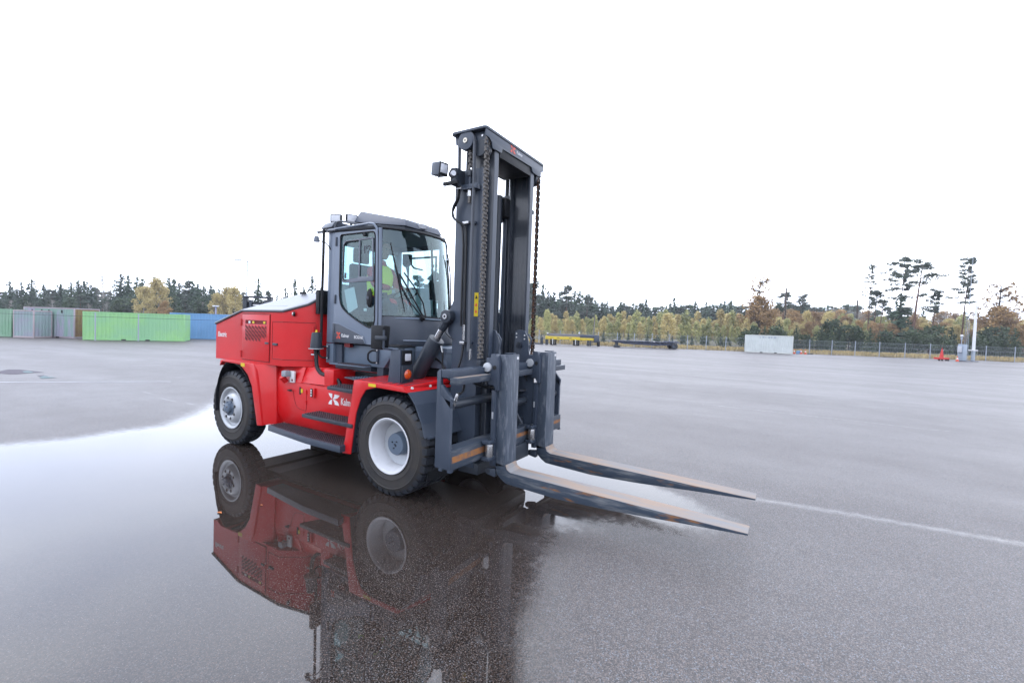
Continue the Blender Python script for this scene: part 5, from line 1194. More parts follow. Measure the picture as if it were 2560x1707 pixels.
tree('orange', 409, 92, 748, 'small orange tree at the foot of the golden birches behind the green container')
tree('golden', 541, 104, 728, 'golden birch above the blue container, left one of the clump', wid=.85)
tree('golden', 566, 106, 712, 'golden birch above the red truck nose, middle of the clump', wid=.85)
tree('golden', 586, 100, 712, 'golden birch just left of the second forklift mast', wid=.85)
tree('bare', 608, 110, 716, 'thin leafless tree beside the lamp post left of the second forklift')
for px, top, kd, lb in ((643, 698, 'spruce', 'narrow spruce rising above the second forklift mast'), (668, 728, 'forest_pine', 'low round pine right of the second forklift mast'), (690, 737, 'young_pine', 'small pine between the second forklift and the hood'),
                        (711, 720, 'spruce', 'small dark spruce just above the middle of the hood lid'), (734, 696, 'thin_spruce', 'tall open spruce above the hood lid'), (757, 718, 'thin_spruce', 'short open spruce between the two tall thin ones'),
                        (777, 690, 'thin_spruce', 'sparsest and tallest thin spruce left of the cab'), (800, 718, 'thin_spruce', 'short thin spruce against the cab drain pipe'), (848, 735, 'spruce', 'dark spruce seen through the lower cab door window')):
    tree(kd, px, 120, top, lb, wid=.8)
for i in range(26):
    px = 600+i*28+R.uniform(-10, 10)
    tree(R.choice(['spruce', 'forest_pine', 'birch', 'young_pine']), px, R.uniform(118, 150), R.uniform(742, 762)+(px-600)*.012, 'tree of the wood '+zone(px), 'trees hidden behind the truck')
tree('forest_pine', 1040, 96, 690, 'pine seen through the cab windscreen'); tree('forest_pine', 1083, 98, 682, 'larger pine seen through the right side of the cab')
# -- right conifer wood, far behind the birches
right = [(1327, 704, 'forest_pine'), (1353, 713, 'spruce'), (1366, 728, 'spruce'), (1380, 730, 'spruce'), (1395, 736, 'spruce'), (1432, 727, 'spruce'), (1445, 728, 'thin_spruce'), (1452, 738, 'spruce'), (1465, 738, 'forest_pine'), (1476, 742, 'spruce'),
         (1486, 752, 'spruce'), (1501, 755, 'spruce'), (1514, 753, 'thin_spruce'), (1548, 754, 'spruce'), (1611, 748, 'thin_spruce'), (1681, 744, 'thin_spruce'), (1733, 753, 'spruce'), (1761, 756, 'spruce'), (1807, 752, 'spruce'), (1823, 752, 'spruce')]
for px, top, kd in right:
    tree(kd, px, 165+R.random()*15, top, 'evergreen tip on skyline '+zone(px), 'evergreens in the right skyline', wid=1.1)
tree('forest_pine', 1412, 160, 714, 'bushy-topped pine standing taller than the evergreens right of the mast', wid=1.2)
for i in range(92):
    px = 1300+i*9.2+R.uniform(-4, 4)
    t0 = 736+(px-1320)*.10 if px < 1520 else 757+(px-1520)*.012
    tree(R.choice(['spruce', 'spruce', 'spruce', 'forest_pine']), px, R.uniform(180, 215), t0+R.uniform(-2, 12), 'dark evergreen in far wood '+zone(px), 'evergreens of the far right wood', wid=1.9)
for i in range(34):
    px = 1880+i*22+R.uniform(-8, 8)
    tree(R.choice(['bare', 'orange', 'forest_pine', 'bare', 'orange', 'spruce']), px, R.uniform(120, 150), R.uniform(762, 776)+(px-1880)*.012, 'thin second-row tree above the thicket '+zone(px), 'second row of mixed trees on the right', wid=1.3)
# -- young birch thicket behind the fence
n = 0
for row, (Z0, Z1, step, t_lo, t_hi) in enumerate(((98, 112, 13, 768, 798), (84, 94, 17, 786, 818))):
    px = 1300
    while px < 2600:
        kd = R.choice(['birch', 'ygreen', 'ygreen', 'ygreen', 'birch'] if px < 1880 else ['orange', 'birch', 'ygreen', 'orange', 'golden'])
        tp = R.uniform(t_lo, t_hi)+(max(0, px-1900))*.018
        tree(kd, px, R.uniform(Z0, Z1), tp, {'birch': 'yellow', 'golden': 'full golden', 'ygreen': 'yellow-green', 'orange': 'rusty orange'}[kd]+' tree, '+('back' if row == 0 else 'front')+' of thicket, '+zone(px), ('back' if row == 0 else 'front')+' birches behind the fence', wid=R.uniform(.85, 1.2))
        px += step*R.uniform(.7, 1.3); n += 1
tree('golden', 1670, 82, 779, 'brightest yellow birch behind the right end of the dark trailer', wid=1.1)
tree('orange', 1893, 92, 735, 'rust-brown oak with its lower leaves left, behind the white container', wid=1.3)
tree('oak', 1893, 93, 690, 'tall half-bare oak crown rising above the white container', wid=1.0)
tree('golden', 2068, 90, 774, 'small orange-yellow birch top right of the white container', wid=.9)
# evergreen bushes along the fence
for i in range(40):
    px = 1330+i*31+R.uniform(-10, 10)
    if px < 1860:
        tree(R.choice(['bush', 'young_pine']), px, R.uniform(78, 82), R.uniform(822, 845), 'low green shrub in the grass '+zone(px), 'low shrubs behind the fence', wid=.8)
    else:
        tree(R.choice(['young_pine', 'bush', 'young_pine']), px, R.uniform(75, 80), R.uniform(812, 838)+(px-1900)*.01, 'young evergreen crowding the fence '+zone(px), 'young pines along the fence', wid=1.0)
for px, top in ((1880, 812), (1910, 815), (1945, 800)):
    tree('young_pine', px, 84, top, 'dark green young pine standing right behind the white container', 'young pines behind the white container', wid=1.2)
for px, top, lb in ((2075, 796, 'large dark green bush right of the small traffic cones'), (2122, 803, 'wide dark bush left of the row of pines'), (2320, 802, 'dark young pine left of the red stand'), (2480, 805, 'green bush right of the white flagpole')):
    tree('bush', px, 82, top, lb, wid=1.05)
# -- lone tall pines on the right, each built for itself
def tall_pine(px, Z, top, crown_lo, lean, spread, nclump, label, wind=1.0, side=0, r0=.16, dense=1.0, mt=PIN, low=()):
    H = elev(px, top, Z)-LOW; zlo = elev(px, crown_lo, Z)-LOW; k = Z/1149.06
    o = empty('pine_tree', yard(px, Z, LOW)); tag(o, label, 'tree')
    pts = [Vector((0, 0, 0)), Vector(rgt)*(lean*.3)+Vector((0, 0, H*.4)), Vector(rgt)*(lean*.6)+Vector((0, 0, H*.7)), Vector(rgt)*lean+Vector((0, 0, H*.97))]
    pts = smooth(pts, 4); ex = []; P = []
    lr = random.Random(int(px))
    def spine(z):
        t = z/H; return Vector(rgt)*(lean*t)+Vector((0, 0, z))
    nclump = int(nclump*1.5); lev = [zlo+(H-zlo)*((i+.2+.6*lr.random())/nclump) for i in range(nclump)]+[elev(px, q, Z)-LOW for q in low]
    for z in lev:
        for sgn in ((-1, 1) if lr.random() < .75 else (lr.choice((-1, 1)),)):
            t = max(0, (z-zlo)/(H-zlo)); R_ = spread*(.35+.65*lr.random())*(1.0-.55*t)
            if side: R_ *= (1.2 if sgn == side else .55)
            q = lr.uniform(-.7, .7); d = Vector(rgt)*(sgn*cos(q)*R_)+Vector(FH)*(sin(q)*R_)
            c = spine(z)+d+Vector((0, 0, R_*(.16+.3*t)+(.10*R_*wind if sgn > 0 else -.12*R_*wind)))
            ex.append(([spine(z-R_*.12), spine(z)+d*.5+Vector((0, 0, R_*.05)), c], [.05, .03, .012]))
            for u in (.55, 1.0):
                cc = spine(z).lerp(c, u); P.append(clump(tuple(cc+Vector((0, 0, lr.uniform(-.15, .2)))), (R_*.36+.2, R_*.36+.2, .30), int(44*dense*(.6+u)), .13, .45, 1.2))
    P.append(clump(tuple(spine(H*.98)+Vector(rgt)*.4*wind), (.9, .5, .35), int(110*dense), .15, .45, 1.2))
    inst('crown', crown_mesh('crown', np.concatenate(P), mt), o)
    inst('trunk', trunk_mesh('trunk', pts, [r0*(1-.8*i/(len(pts)-1)) for i in range(len(pts))], PBARK, ex), o)
    return o
tall_pine(2166, 96, 665, 740, .2, 1.5, 7, 'sparse tall pine with tiers of thin branches, leftmost of the tall pines on the right', side=-1, dense=.45)
tall_pine(2191, 98, 654, 702, 2.4, 1.9, 4, 'very thin leaning pine with foliage only at its wind-bent top', wind=1.3, dense=.7, r0=.11)
tall_pine(2238, 92, 648, 730, 1.2, 2.4, 8, 'dense tall pine with a full crown, left of the forked pine', side=-1, dense=1.3, low=(748,))
tall_pine(2276, 88, 659, 715, 1.4, 4.2, 6, 'thick-trunked pine with the widest spreading crown on the right skyline', wind=1.4, dense=1.7, r0=.28, low=(742, 772))
tall_pine(2324, 90, 726, 785, .9, 1.9, 6, 'short bushy pine right of the wide-crowned pine', side=-1, dense=1.0)
tall_pine(2400, 90, 646, 760, .9, 2.6, 10, 'tall pine with branches swept to the left, just left of the lattice mast', side=-1, dense=1.15, wind=1.5)
tall_pine(2181, 94, 730, 770, .2, 2.0, 6, 'short rounded pine at the foot of the leftmost tall pines', dense=1.0)
tall_pine(1952, 120, 735, 775, .3, 2.6, 6, 'rounded pine behind the broken tree trunk', dense=1.2)
tall_pine(1990, 122, 740, 780, .9, 2.2, 6, 'leaning pine right of the broken tree trunk', dense=1.1)
tall_pine(2556, 84, 712, 728, .5, 1.4, 3, 'pine branch tips at the right edge of the picture', dense=.8)
tree('spruce', 2246, 90, 733, 'dark narrow spruce under the tall dense pine', wid=.95)
tree('orange', 2494, 86, 760, 'orange-leaved oak right of the white flagpole', wid=1.4)
tree('oak', 2492, 87, 704, 'half-bare oak top above the orange oak right of the flagpole', wid=1.2)
sn = MB().tube([(0, 0, 0), (.1, 0, 5), (.0, 0, elev(1958, 720, 118)-LOW-.3), (.05, 0, elev(1958, 720, 118)-LOW)], [.30, .24, .20, .08], 9).build('dead_tree', BARK, None, loc=yard(1958, 118)); tag(sn, 'dead branchless grey trunk sticking up above the trees right of the white container', 'tree')
sn = MB().tube([(0, 0, 0), (.1, 0, 4), (.0, 0, elev(2137, 750, 110)-LOW)], [.22, .2, .16], 9).build('dead_tree', BARK, None, loc=yard(2137, 110)); tag(sn, 'shorter dead trunk above the bushes left of the tall pines', 'tree')
sn = MB().tube([(-.25, 0, 0), (0, 0, 3), (.0, 0, elev(1484, 790, 74)-LOW)], [.10, .09, .07], 8).build('wooden_pole', mat('weathered_wood', (.22, .20, .19), .9), None, loc=yard(1484, 74.2)); tag(sn, 'grey wooden pole behind the right end of the yellow beam', 'pole')

# dry grass along the fence
def grass():
    n = 9000; px = rng.uniform(1290, 2640, n); Z = np.interp(px, [1290, 1540, 2000, 2640], [74.5, 73, 69.6, 66])+rng.uniform(.2, 7, n)
    s = (px-1280)/1149.06; X = CAM.x+FH.x*Z+rgt.x*s*Z; Y = CAM.y+FH.y*Z+rgt.y*s*Z; h = rng.uniform(.15, .6, n)
    cen = np.stack([X, Y, LOW-.05+h*.5], 1); P = np.zeros((n, 4, 3)); wv_ = rng.uniform(.04, .16, n); le = rng.normal(scale=.12, size=(n, 2)); a = rng.uniform(0, 3.14, n)
    dx, dy = np.cos(a)*wv_, np.sin(a)*wv_
    P[:, 0] = np.stack([X-dx, Y-dy, np.full(n, LOW-.06)], 1); P[:, 1] = np.stack([X+dx, Y+dy, np.full(n, LOW-.06)], 1)
    P[:, 2] = np.stack([X+dx*.4+le[:, 0], Y+dy*.4+le[:, 1], LOW+h], 1); P[:, 3] = np.stack([X-dx*.6+le[:, 0], Y-dy*.6+le[:, 1], LOW+h*.9], 1)
    me = crown_mesh('dry_grass', P.reshape(-1, 3), leaf_mat('dry_grass_blades', (.22, .17, .07), (.42, .34, .16), (.34, .26, .12), .3)); o = bpy.data.objects.new('dry_grass', me); C.objects.link(o)
    tag(o, 'strip of dry yellow grass along the foot of the mesh fence', 'grass', kind='stuff')
grass()

# ================================================================== yard furniture
GALV = mat('galvanised_steel', (.42, .47, .54), .45, metal=.4)
# right mesh fence
fp = [(1347, 74), (1400, 73.6), (1448, 73.3), (1495, 73), (1543, 72.7), (1585.6, 72.4), (1629.8, 72), (1673.6, 71.7), (1718.5, 71.3), (1765.5, 71), (1814.6, 70.6), (1866, 70.3), (1918, 69.9), (1971, 69.5), (2024, 69), (2080, 68.7), (2138, 68.4), (2199, 68), (2263, 67.5), (2326, 67), (2395.5, 66.6), (2465.5, 66.2), (2538, 65.8), (2612, 65.4)]
fence = empty('mesh_fence', yard(1900, 70)); base_f = fence.location.copy()
tag(fence, 'long grey mesh fence with thin steel posts running along the right edge of the yard', 'fence')
pts = [yard(a, b_)-base_f for a, b_ in fp]; post_me = MB().cyl((0, 0, -.1), (0, 0, 2.18), .055, n=8).mesh('fence_post', GALV)
for p in pts: inst('fence_post', post_me, fence, p)
mw = MB()
for a, b_ in zip(pts[:-1], pts[1:]):
    for z in (.15, .75, 1.35, 2.0): mw.tube([a+Vector((0, 0, z)), b_+Vector((0, 0, z))], .010, 3, cap=False)
    L_ = (b_-a).length; nn = int(L_/.22)
    for k in range(nn):
        q = a.lerp(b_, k/nn); mw.tube([q+Vector((0, 0, .1)), a.lerp(b_, (k+1)/nn)+Vector((0, 0, 2.0))], .0045, 3, cap=False)
        mw.tube([q+Vector((0, 0, 2.0)), a.lerp(b_, (k+1)/nn)+Vector((0, 0, .1))], .0045, 3, cap=False)
o = mw.build('fence_wire', GALV, fence, flat=True); o['kind'] = 'stuff'
# left low cable fence
lf = empty('cable_fence', yard(237, 41)); lb_ = lf.location.copy(); tag(lf, 'thin cable fence with grey posts in front of the light green container', 'fence')
P3 = [yard(a, Z)-lb_ for a, Z in ((-130, 40.4), (237, 41.0), (345, 42.4), (620, 45.5))]
for p in P3:
    MB().cyl((0, 0, -.1), (0, 0, 2.5), .05, n=8).build('fence_post', GALV, lf, loc=p)
MB().tube([p+Vector((0, 0, 2.15)) for p in P3], .016, 5).build('fence_cable', SLATE2, lf)

# shipping containers
def cmat(name, c, c2=None, sc=.5, thr=(.4, .6), stretch=None): return mat(name, c, .6, col2=c2 or tuple(q*.86 for q in c), nscale=sc, thr=thr, stretch=stretch, rvar=.08)
def container(a, b_, depth, H, m, label, group=None, frame=None, base=LOW, doors_left=False, pockets=True, text_=None, cat='container', right_m=None):
    """a, b_: ground points of the face towards us (left, right); depth away from us"""
    a, b_ = Vector(a), Vector(b_); L_ = (b_-a).xy.length; ang = atan2(b_.y-a.y, b_.x-a.x)
    o = empty('shipping_container', a); o.rotation_euler = (0, 0, ang); tag(o, label, cat, group)
    fm = frame or m; t_ = .09
    def corr(p, axis, off, x0, x1, z0, z1, out_):
        # trapezoid corrugated wall
        pitch = .28; d = .036; n_ = max(2, int((x1-x0)/pitch)); st = (x1-x0)/n_; prof = [(x0, off+out_*.0)]
        for i in range(n_):
            xa = x0+i*st; prof += [(xa+st*.18, off), (xa+st*.32, off-out_*d), (xa+st*.68, off-out_*d), (xa+st*.82, off)]
        prof += [(x1, off)]
        v = []; 
        for x, y in prof:
            for z in (z0, z1): v.append((x, y, z) if axis == 'x' else (y, x, z))
        f = [(2*i, 2*i+2, 2*i+3, 2*i+1) for i in range(len(prof)-1)]
        return MB().add(v, f).build(p, m, o, flat=True)
    corr('side_wall', 'x', .015, t_, L_-t_, .16, H-.11, -1); corr('side_wall', 'x', depth-.015, t_, L_-t_, .16, H-.11, 1)
    corr('end_wall', 'y', .015, t_, depth-t_, .16, H-.11, -1)
    ew = corr('end_wall', 'y', L_-.015, t_, depth-t_, .16, H-.11, 1)
    if right_m: ew.data.materials.clear(); ew.data.materials.append(right_m)
    MB().box(t_*.5, L_-t_*.5, t_*.5, depth-t_*.5, H-.09, H-.03).build('roof', m, o)
    MB().box(t_*.5, L_-t_*.5, t_*.5, depth-t_*.5, .10, .16).build('floor', SLATE2, o)
    for x in (0, L_-t_):
        for y in (0, depth-t_): MB().box(x, x+t_, y, y+t_, .0, H).build('corner_post', fm, o, bevel=.008)
    for y in (0, depth-t_):
        MB().box(t_, L_-t_, y+.004, y+t_-.004, H-.11, H-.004).build('top_rail', fm, o); MB().box(t_, L_-t_, y+.004, y+t_-.004, .02, .17).build('bottom_rail', fm, o)
    for x in (0, L_-t_):
        MB().box(x+.004, x+t_-.004, t_, depth-t_, H-.11, H-.004).build('top_rail', fm, o); MB().box(x+.004, x+t_-.004, t_, depth-t_, .02, .17).build('bottom_rail', fm, o)
    if pockets:
        for x in (L_/2-1.05, L_/2+.75): MB().box(x, x+.34, -.004, .02, .01, .13).build('fork_pocket', INK, o)
    if doors_left:
        for y in (.35, .85, depth-.85, depth-.35): MB().cyl((-.03, y, .15), (-.03, y, H-.12), .022, n=8).build('lock_rod', GALV, o)
    if text_:
        for k, wd in enumerate((.10, .22, .10, .24, .16, .26)): MB().box(L_*.31+k*.36, L_*.31+k*.36+wd, -.003, .001, H-.42, H-.20).build('faded_mark', GALV, o)
    return o
GREENC = cmat('light_green_paint', (.34, .66, .27), (.31, .60, .33), .35, (.42, .6)); BLUEC = cmat('pale_blue_paint', (.19, .39, .68), (.17, .36, .62)); 
LILAC = mat('weathered_mural_paint', (.42, .41, .52), .7, col2=(.27, .42, .36), nscale=.55, thr=(.44, .54), stretch=(1.2, 1.2, .25))
MINT = cmat('pale_mint_paint', (.22, .42, .26), (.28, .44, .32)); RUSTC = cmat('rusty_brown_paint', (.24, .14, .08), (.30, .22, .08), 1.5); CREAM = cmat('off_white_paint', (.66, .70, .69), (.60, .64, .63), .8)
container(yard(205, 41.4), yard(461, 44.6), 2.44, 2.60, GREENC, 'light green shipping container on the left, the brightest one of the row')
container(yard(423, 49), yard(690, 53), 2.44, 2.78, BLUEC, 'blue shipping container behind the light green one, partly hidden by the red hood', pockets=False)
container(yard(-240, 42), yard(27, 42.2), 2.44, 2.56, MINT, 'pale green shipping container cut by the left edge of the picture')
container(yard(57, 43.5), yard(184.5, 43.0), 2.44, 2.85, LILAC, 'weathered lilac and teal container with a rusty brown end, left of the light green one', right_m=RUSTC, frame=cmat('pinkish_paint', (.45, .38, .42)))
cc = container(yard(31, 41.5), yard(83, 41.4), 1.6, 2.52, mat('teal_grey_paint', (.30, .42, .40), .7, col2=(.36, .36, .44), nscale=.8), 'small grey-teal container with pinkish corner posts in front of the lilac one', frame=cmat('pinkish_post_paint', (.50, .42, .44)), pockets=False)
# graffiti strokes on the lilac container
lil = [o for o in C.objects if o.get('label', '').startswith('weathered lilac')][0]
G1 = mat('lime_spray', (.38, .60, .04), .7); G2 = mat('teal_spray', (.09, .22, .24), .7)
for poly, m_ in (([(2.15, 1.0), (2.25, 1.45), (2.75, 1.75), (2.60, 1.05)], G1), ([(1.95, .1), (2.02, 2.05), (2.12, 2.1), (2.12, .1)], G2), ([(2.75, 1.95), (2.86, 1.95), (3.05, .25), (2.98, .25)], G2), ([(1.0, .1), (1.02, 2.05), (1.10, 2.05), (1.10, .1)], G2), ([(1.1, 2.0), (2.8, 1.98), (2.8, 2.08), (1.1, 2.1)], G2)):
    MB().prism(poly, 'y', -.030, -.027).build('graffiti_stroke', m_, lil, flat=True)
for x in (.9, 1.9, 2.65, 4.0):
    MB().box(x, x+.14, -.032, -.026, 2.35, 2.62).build('vent_opening', INK, lil)
container(yard(1862, 67.8), yard(1983, 65.0), 2.44, 2.58, CREAM, 'white shipping container standing on the right side of the yard in front of the fence', doors_left=True, text_='TRIU 40', frame=cmat('cream_frame', (.70, .72, .68)))

# lamp posts
def lamp_post(px, Z, top, label, r=.11):
    H = elev(px, top, Z)-LOW; o = empty('lamp_post', yard(px, Z)); tag(o, label, 'lamp post')
    MB().tube([(0, 0, 0), (0, 0, H)], [r*1.6, r], 8).build('pole', GALV, o)
    for s in (-1, 1):
        d = Vector(rgt)*s
        MB().tube([Vector((0, 0, H-.3)), d*.9+Vector((0, 0, H)), d*1.3+Vector((0, 0, H+.05))], .06, 6).build('lamp_arm', GALV, o)
        c = d*2.0+Vector((0, 0, H+.12)); MB().tube([c-d*.8, c+d*.6], [.12, .16], 8).build('lamp_head', GALV, o)
lamp_post(615, 95, 652, 'tall thin twin-armed lamp post above the second forklift')
wl_ = empty('small_lamp', yard(538, 52)); tag(wl_, 'short post with a flat white lamp head behind the blue container', 'lamp post')
Hs = elev(538, 766, 52)-LOW
MB().cyl((0, 0, 0), (0, 0, Hs), .09, n=8).build('pole', cmat('mauve_post', (.35, .33, .42)), wl_); MB().box(-.35, .35, -.2, .2, Hs-.02, Hs+.1).build('lamp_head', WHITE, wl_, bevel=.02)
# flagpole
fpz = 62; H = elev(2441, 676, fpz)-LOW; Hm = elev(2438, 770, fpz)-LOW; o = empty('flagpole', yard(2433.5, fpz)); tag(o, 'tall white tapering pole with a grey foot near the right edge of the yard', 'pole')
MB().tube([(0, 0, 1.4), (0, 0, Hm), (0, 0, Hm+.3), (0, 0, H)], [.18, .125, .075, .055], 14).build('pole', mat('white_enamel', (.82, .83, .86), .3), o)
MB().tube([(0, 0, 0), (0, 0, 1.4)], [.21, .21], 14).build('pole_foot', GALV, o); MB().box(-.5, .5, -.3, .3, 0, .06).build('foot_plate', SLATE2, o)
MB().box(-.55, .4, -.25, -.15, 1.45, 1.6).build('pole_bracket', WHITE, o, bevel=.02)
# lattice mast + cabinet
o = empty('equipment_cabinet', yard(2406, 61.5)); o.rotation_euler = (0, 0, YAW-pi/2+.25); tag(o, 'grey steel cabinet with a side box at the foot of the lattice mast', 'cabinet')
MB().box(-.38, .38, -.3, .3, .08, 2.30).build('cabinet_body', mat('cabinet_grey', (.33, .39, .47), .5), o, bevel=.02); MB().box(-.36, .36, -.315, -.30, .15, 2.2).build('cabinet_door', mat('cabinet_door_grey', (.36, .42, .50), .45), o, bevel=.005)
MB().box(-.62, -.38, -.2, .2, 1.2, 2.0).build('side_box', mat('pale_grey', (.55, .58, .64), .5), o, bevel=.02); MB().box(.38, .48, -.1, .15, 1.1, 2.1).build('side_box', mat('pale_grey2', (.5, .55, .62), .5), o, bevel=.02)
MB().box(-.5, 1.6, -.4, .4, 0, .08).build('base_slab', SLATE2, o)
o = empty('lattice_mast', yard(2415, 62.3)); tag(o, 'thin grey lattice mast rising behind the cabinet into a whip aerial', 'mast')
H1 = elev(2415, 772, 62.3)-LOW; H2 = elev(2420, 620, 62.3)-LOW
b = MB(); Lg = [Vector((.16*cos(q), .16*sin(q), 0)) for q in (.3, 2.4, 4.5)]
for l_ in Lg: b.tube([l_*1.6, l_+Vector((0, 0, H1))], .018, 5)
k = 0; z = .2
while z < H1-.4:
    for i in range(3): b.tube([Lg[i]*(1.6-.6*z/H1)+Vector((0, 0, z)), Lg[(i+1) % 3]*(1.6-.6*z/H1)+Vector((0, 0, z+.35))], .010, 4)
    z += .35
b.build('lattice', GALV, o); MB().tube([(0, 0, H1-.3), (.05, 0, H1+2), (.1, 0, H2)], [.05, .04, .03], 6).build('whip_aerial', GALV, o)
o = empty('camera_post', yard(2402.5, 62.8)); tag(o, 'short post with a white dome sensor beside the lattice mast', 'post')
Hs = elev(2402, 840, 62.8)-LOW; MB().cyl((0, 0, 0), (0, 0, Hs), .05, n=8).build('post', GALV, o); MB().lathe([(0, .18), (.12, .16), (.2, .06), (.2, 0), (0, 0)], (0, 0, Hs), 'z', 14).build('sensor_dome', WHITE, o)
MB().box(-.1, .1, -.1, .1, Hs-.5, Hs).build('sensor_box', GALV, o)
# red stand
REDP = mat('bright_red_paint', (.62, .025, .02), .45)
o = empty('red_stand', yard(2355, 61.5)); o.rotation_euler = (0, 0, YAW-pi/2); tag(o, 'bright red wheeled stand with a short upright, left of the cabinet', 'stand')
MB().box(-.75, .75, -.35, .35, .18, .42).build('base_frame', REDP, o, bevel=.02)
for x in (-.6, -.2, .3, .6): MB().cyl((x, -.38, .12), (x, -.28, .12), .12, n=14).build('stand_wheel', BLACK, o)
MB().add([(-.25, -.08, .42), (.22, -.08, .42), (.22, .08, .42), (-.25, .08, .42), (-.03, -.05, 1.45), (.10, -.05, 1.45), (.10, .05, 1.45), (-.03, .05, 1.45)], [(0, 1, 5, 4), (1, 2, 6, 5), (2, 3, 7, 6), (3, 0, 4, 7), (4, 5, 6, 7)]).build('upright', REDP, o, bevel=.01)
MB().box(0, .06, -.03, .03, 1.45, 1.7).build('upright_tip', REDP, o); MB().box(-.02, .28, -.03, .03, 1.35, 1.42).build('crank_arm', RIM2, o)
# cones and the blue box
CO = mat('cone_orange', (.75, .10, .04), .5)
def cone(px, Z, label, k=1.0):
    o = empty('traffic_cone', yard(px, Z)); o.scale = (k, k, k); tag(o, label, 'cone')
    MB().box(-.2, .2, -.2, .2, 0, .04).build('cone_base', CO, o, bevel=.01); MB().lathe([(.16, .04), (.105, .28)], (0, 0, 0), 'z', 14).build('cone_lower', CO, o)
    MB().lathe([(.105, .28), (.07, .46)], (0, 0, 0), 'z', 14).build('cone_band', WHITE, o); MB().lathe([(.07, .46), (.025, .68), (0, .68)], (0, 0, 0), 'z', 14).build('cone_top', CO, o)
cone(1986.5, 67.5, 'orange and white cone right beside the white container'); cone(2003.8, 67.6, 'orange and white cone just right of the blue box'); cone(2014.5, 67.4, 'rightmost orange and white cone of the three near the white container')
cone(2395, 61, 'orange and white cone at the foot of the grey cabinet')
o = empty('blue_barrier', yard(1998, 68)); o.rotation_euler = (0, 0, YAW-pi/2); tag(o, 'small light blue box standing between the cones', 'box')
MB().box(-.3, .3, -.2, .2, 0, .40).build('box_body', mat('light_blue_plastic', (.22, .42, .68), .5), o, bevel=.03); MB().box(-.22, .22, -.14, .14, .40, .46).build('box_lid', mat('light_blue_plastic2', (.25, .46, .72), .5), o, bevel=.02)
o = MB().box(-.35, .35, -.12, .12, 0, .10).build('dark_block', BLACK, None, bevel=.02, loc=yard(2026, 67.8)); tag(o, 'flat dark block lying at the fence post right of the cones', 'block')

# yellow spreader beam on trestles
o = empty('yellow_beam_frame', yard(1430, 70)); o.rotation_euler = (0, 0, YAW-pi/2+.0); tag(o, 'long yellow lifting beam with grey gear on top, resting on black trestles by the fence', 'beam')
YP = mat('yellow_paint', (.78, .58, .03), .5, col2=(.60, .45, .05), nscale=1.5)
def lx(px): return (px-1430)/1149.06*70
za = LOW
def zz(px, py): return elev(px, py, 70)-LOW
y_lo, y_hi = zz(1400, 848.5), zz(1400, 841)
MB().box(lx(1363), lx(1449), -.25, .25, y_lo, y_hi).build('main_beam', YP, o, bevel=.02); MB().box(lx(1449), lx(1486), .2, .9, y_lo-.05, y_hi-.1).build('extension_beam', YP, o, bevel=.02)
MB().box(lx(1363), lx(1375), -.4, .4, y_lo, y_hi+.02).build('beam_end', YP, o, bevel=.02)
MB().box(lx(1368), lx(1450), .0, .6, y_hi+.01, zz(1400, 834)).build('top_gear', cmat('grey_gear', (.20, .20, .21)), o, bevel=.03); MB().box(lx(1449), lx(1498), .3, 1.1, y_hi-.1, zz(1470, 837)).build('rear_gear', SLATE, o, bevel=.03)
MB().box(lx(1485), lx(1498), .0, .9, y_lo-.3, y_hi+.2).build('end_frame', SLATE, o, bevel=.02)
for p0, n_ in ((1376, 1), (1433, 1)):
    t = MB()
    for z in (.0, .28, .56): t.box(lx(p0), lx(p0+14.5), -.45, .45, z+.02, z+.22)
    for xx in (p0, p0+6, p0+12): t.box(lx(xx), lx(xx+2), -.4, .4, 0, y_lo-.01)
    t.build('trestle', BLACK, o)
    MB().cyl((lx(p0+5), -.47, .1), (lx(p0+5), -.47, y_lo+.1), .05, n=6).build('strap', WHITE, o)
for xx in (1364, 1468, 1474): MB().box(lx(xx), lx(xx+4), -.2, .3, 0, y_lo).build('leg', SLATE2, o)
MB().box(lx(1363.5), lx(1370), -.35, .35, 0, y_lo-.02).build('end_trestle', SLATE2, o)
MB().box(lx(1493), lx(1499), -.3, .3, 0, .75).build('end_block', BLACK, o, bevel=.02)
for xx in (1368, 1447): MB().box(lx(xx)-.12, lx(xx)+.12, -.15, .15, zz(xx, 834), zz(xx, 834)+.16).build('beacon', WHITE, o, bevel=.03)
for xx in (1395, 1424): MB().prism([(lx(xx), y_lo-.10), (lx(xx)+.25, y_lo-.10), (lx(xx)+.2, y_lo), (lx(xx)+.05, y_lo)], 'y', -.2, .2).build('lifting_lug', YP, o)
for xx, tx in ((1391, 'SWLT'), (1422, 'MAXT')):
    MB().box(lx(xx), lx(xx)+.42, -.254, -.251, y_lo+.18, y_lo+.32).build('beam_mark', cmat('faded_mark_paint', (.30, .24, .08)), o)
o = empty('dark_steel_rack', yard(1345, 69)); o.rotation_euler = (0, 0, YAW-pi/2); tag(o, 'low dark steel frame on the ground left of the yellow beam', 'frame')
MB().box(-2.0, .8, -.3, .3, .05, .25).build('frame_rail', SLATE2, o, bevel=.02); MB().box(.35, .75, -.3, .3, .25, 1.15).build('frame_upright', SLATE2, o, bevel=.02); MB().box(-1.6, -1.3, -.3, .3, .25, .55).build('frame_foot', SLATE2, o)
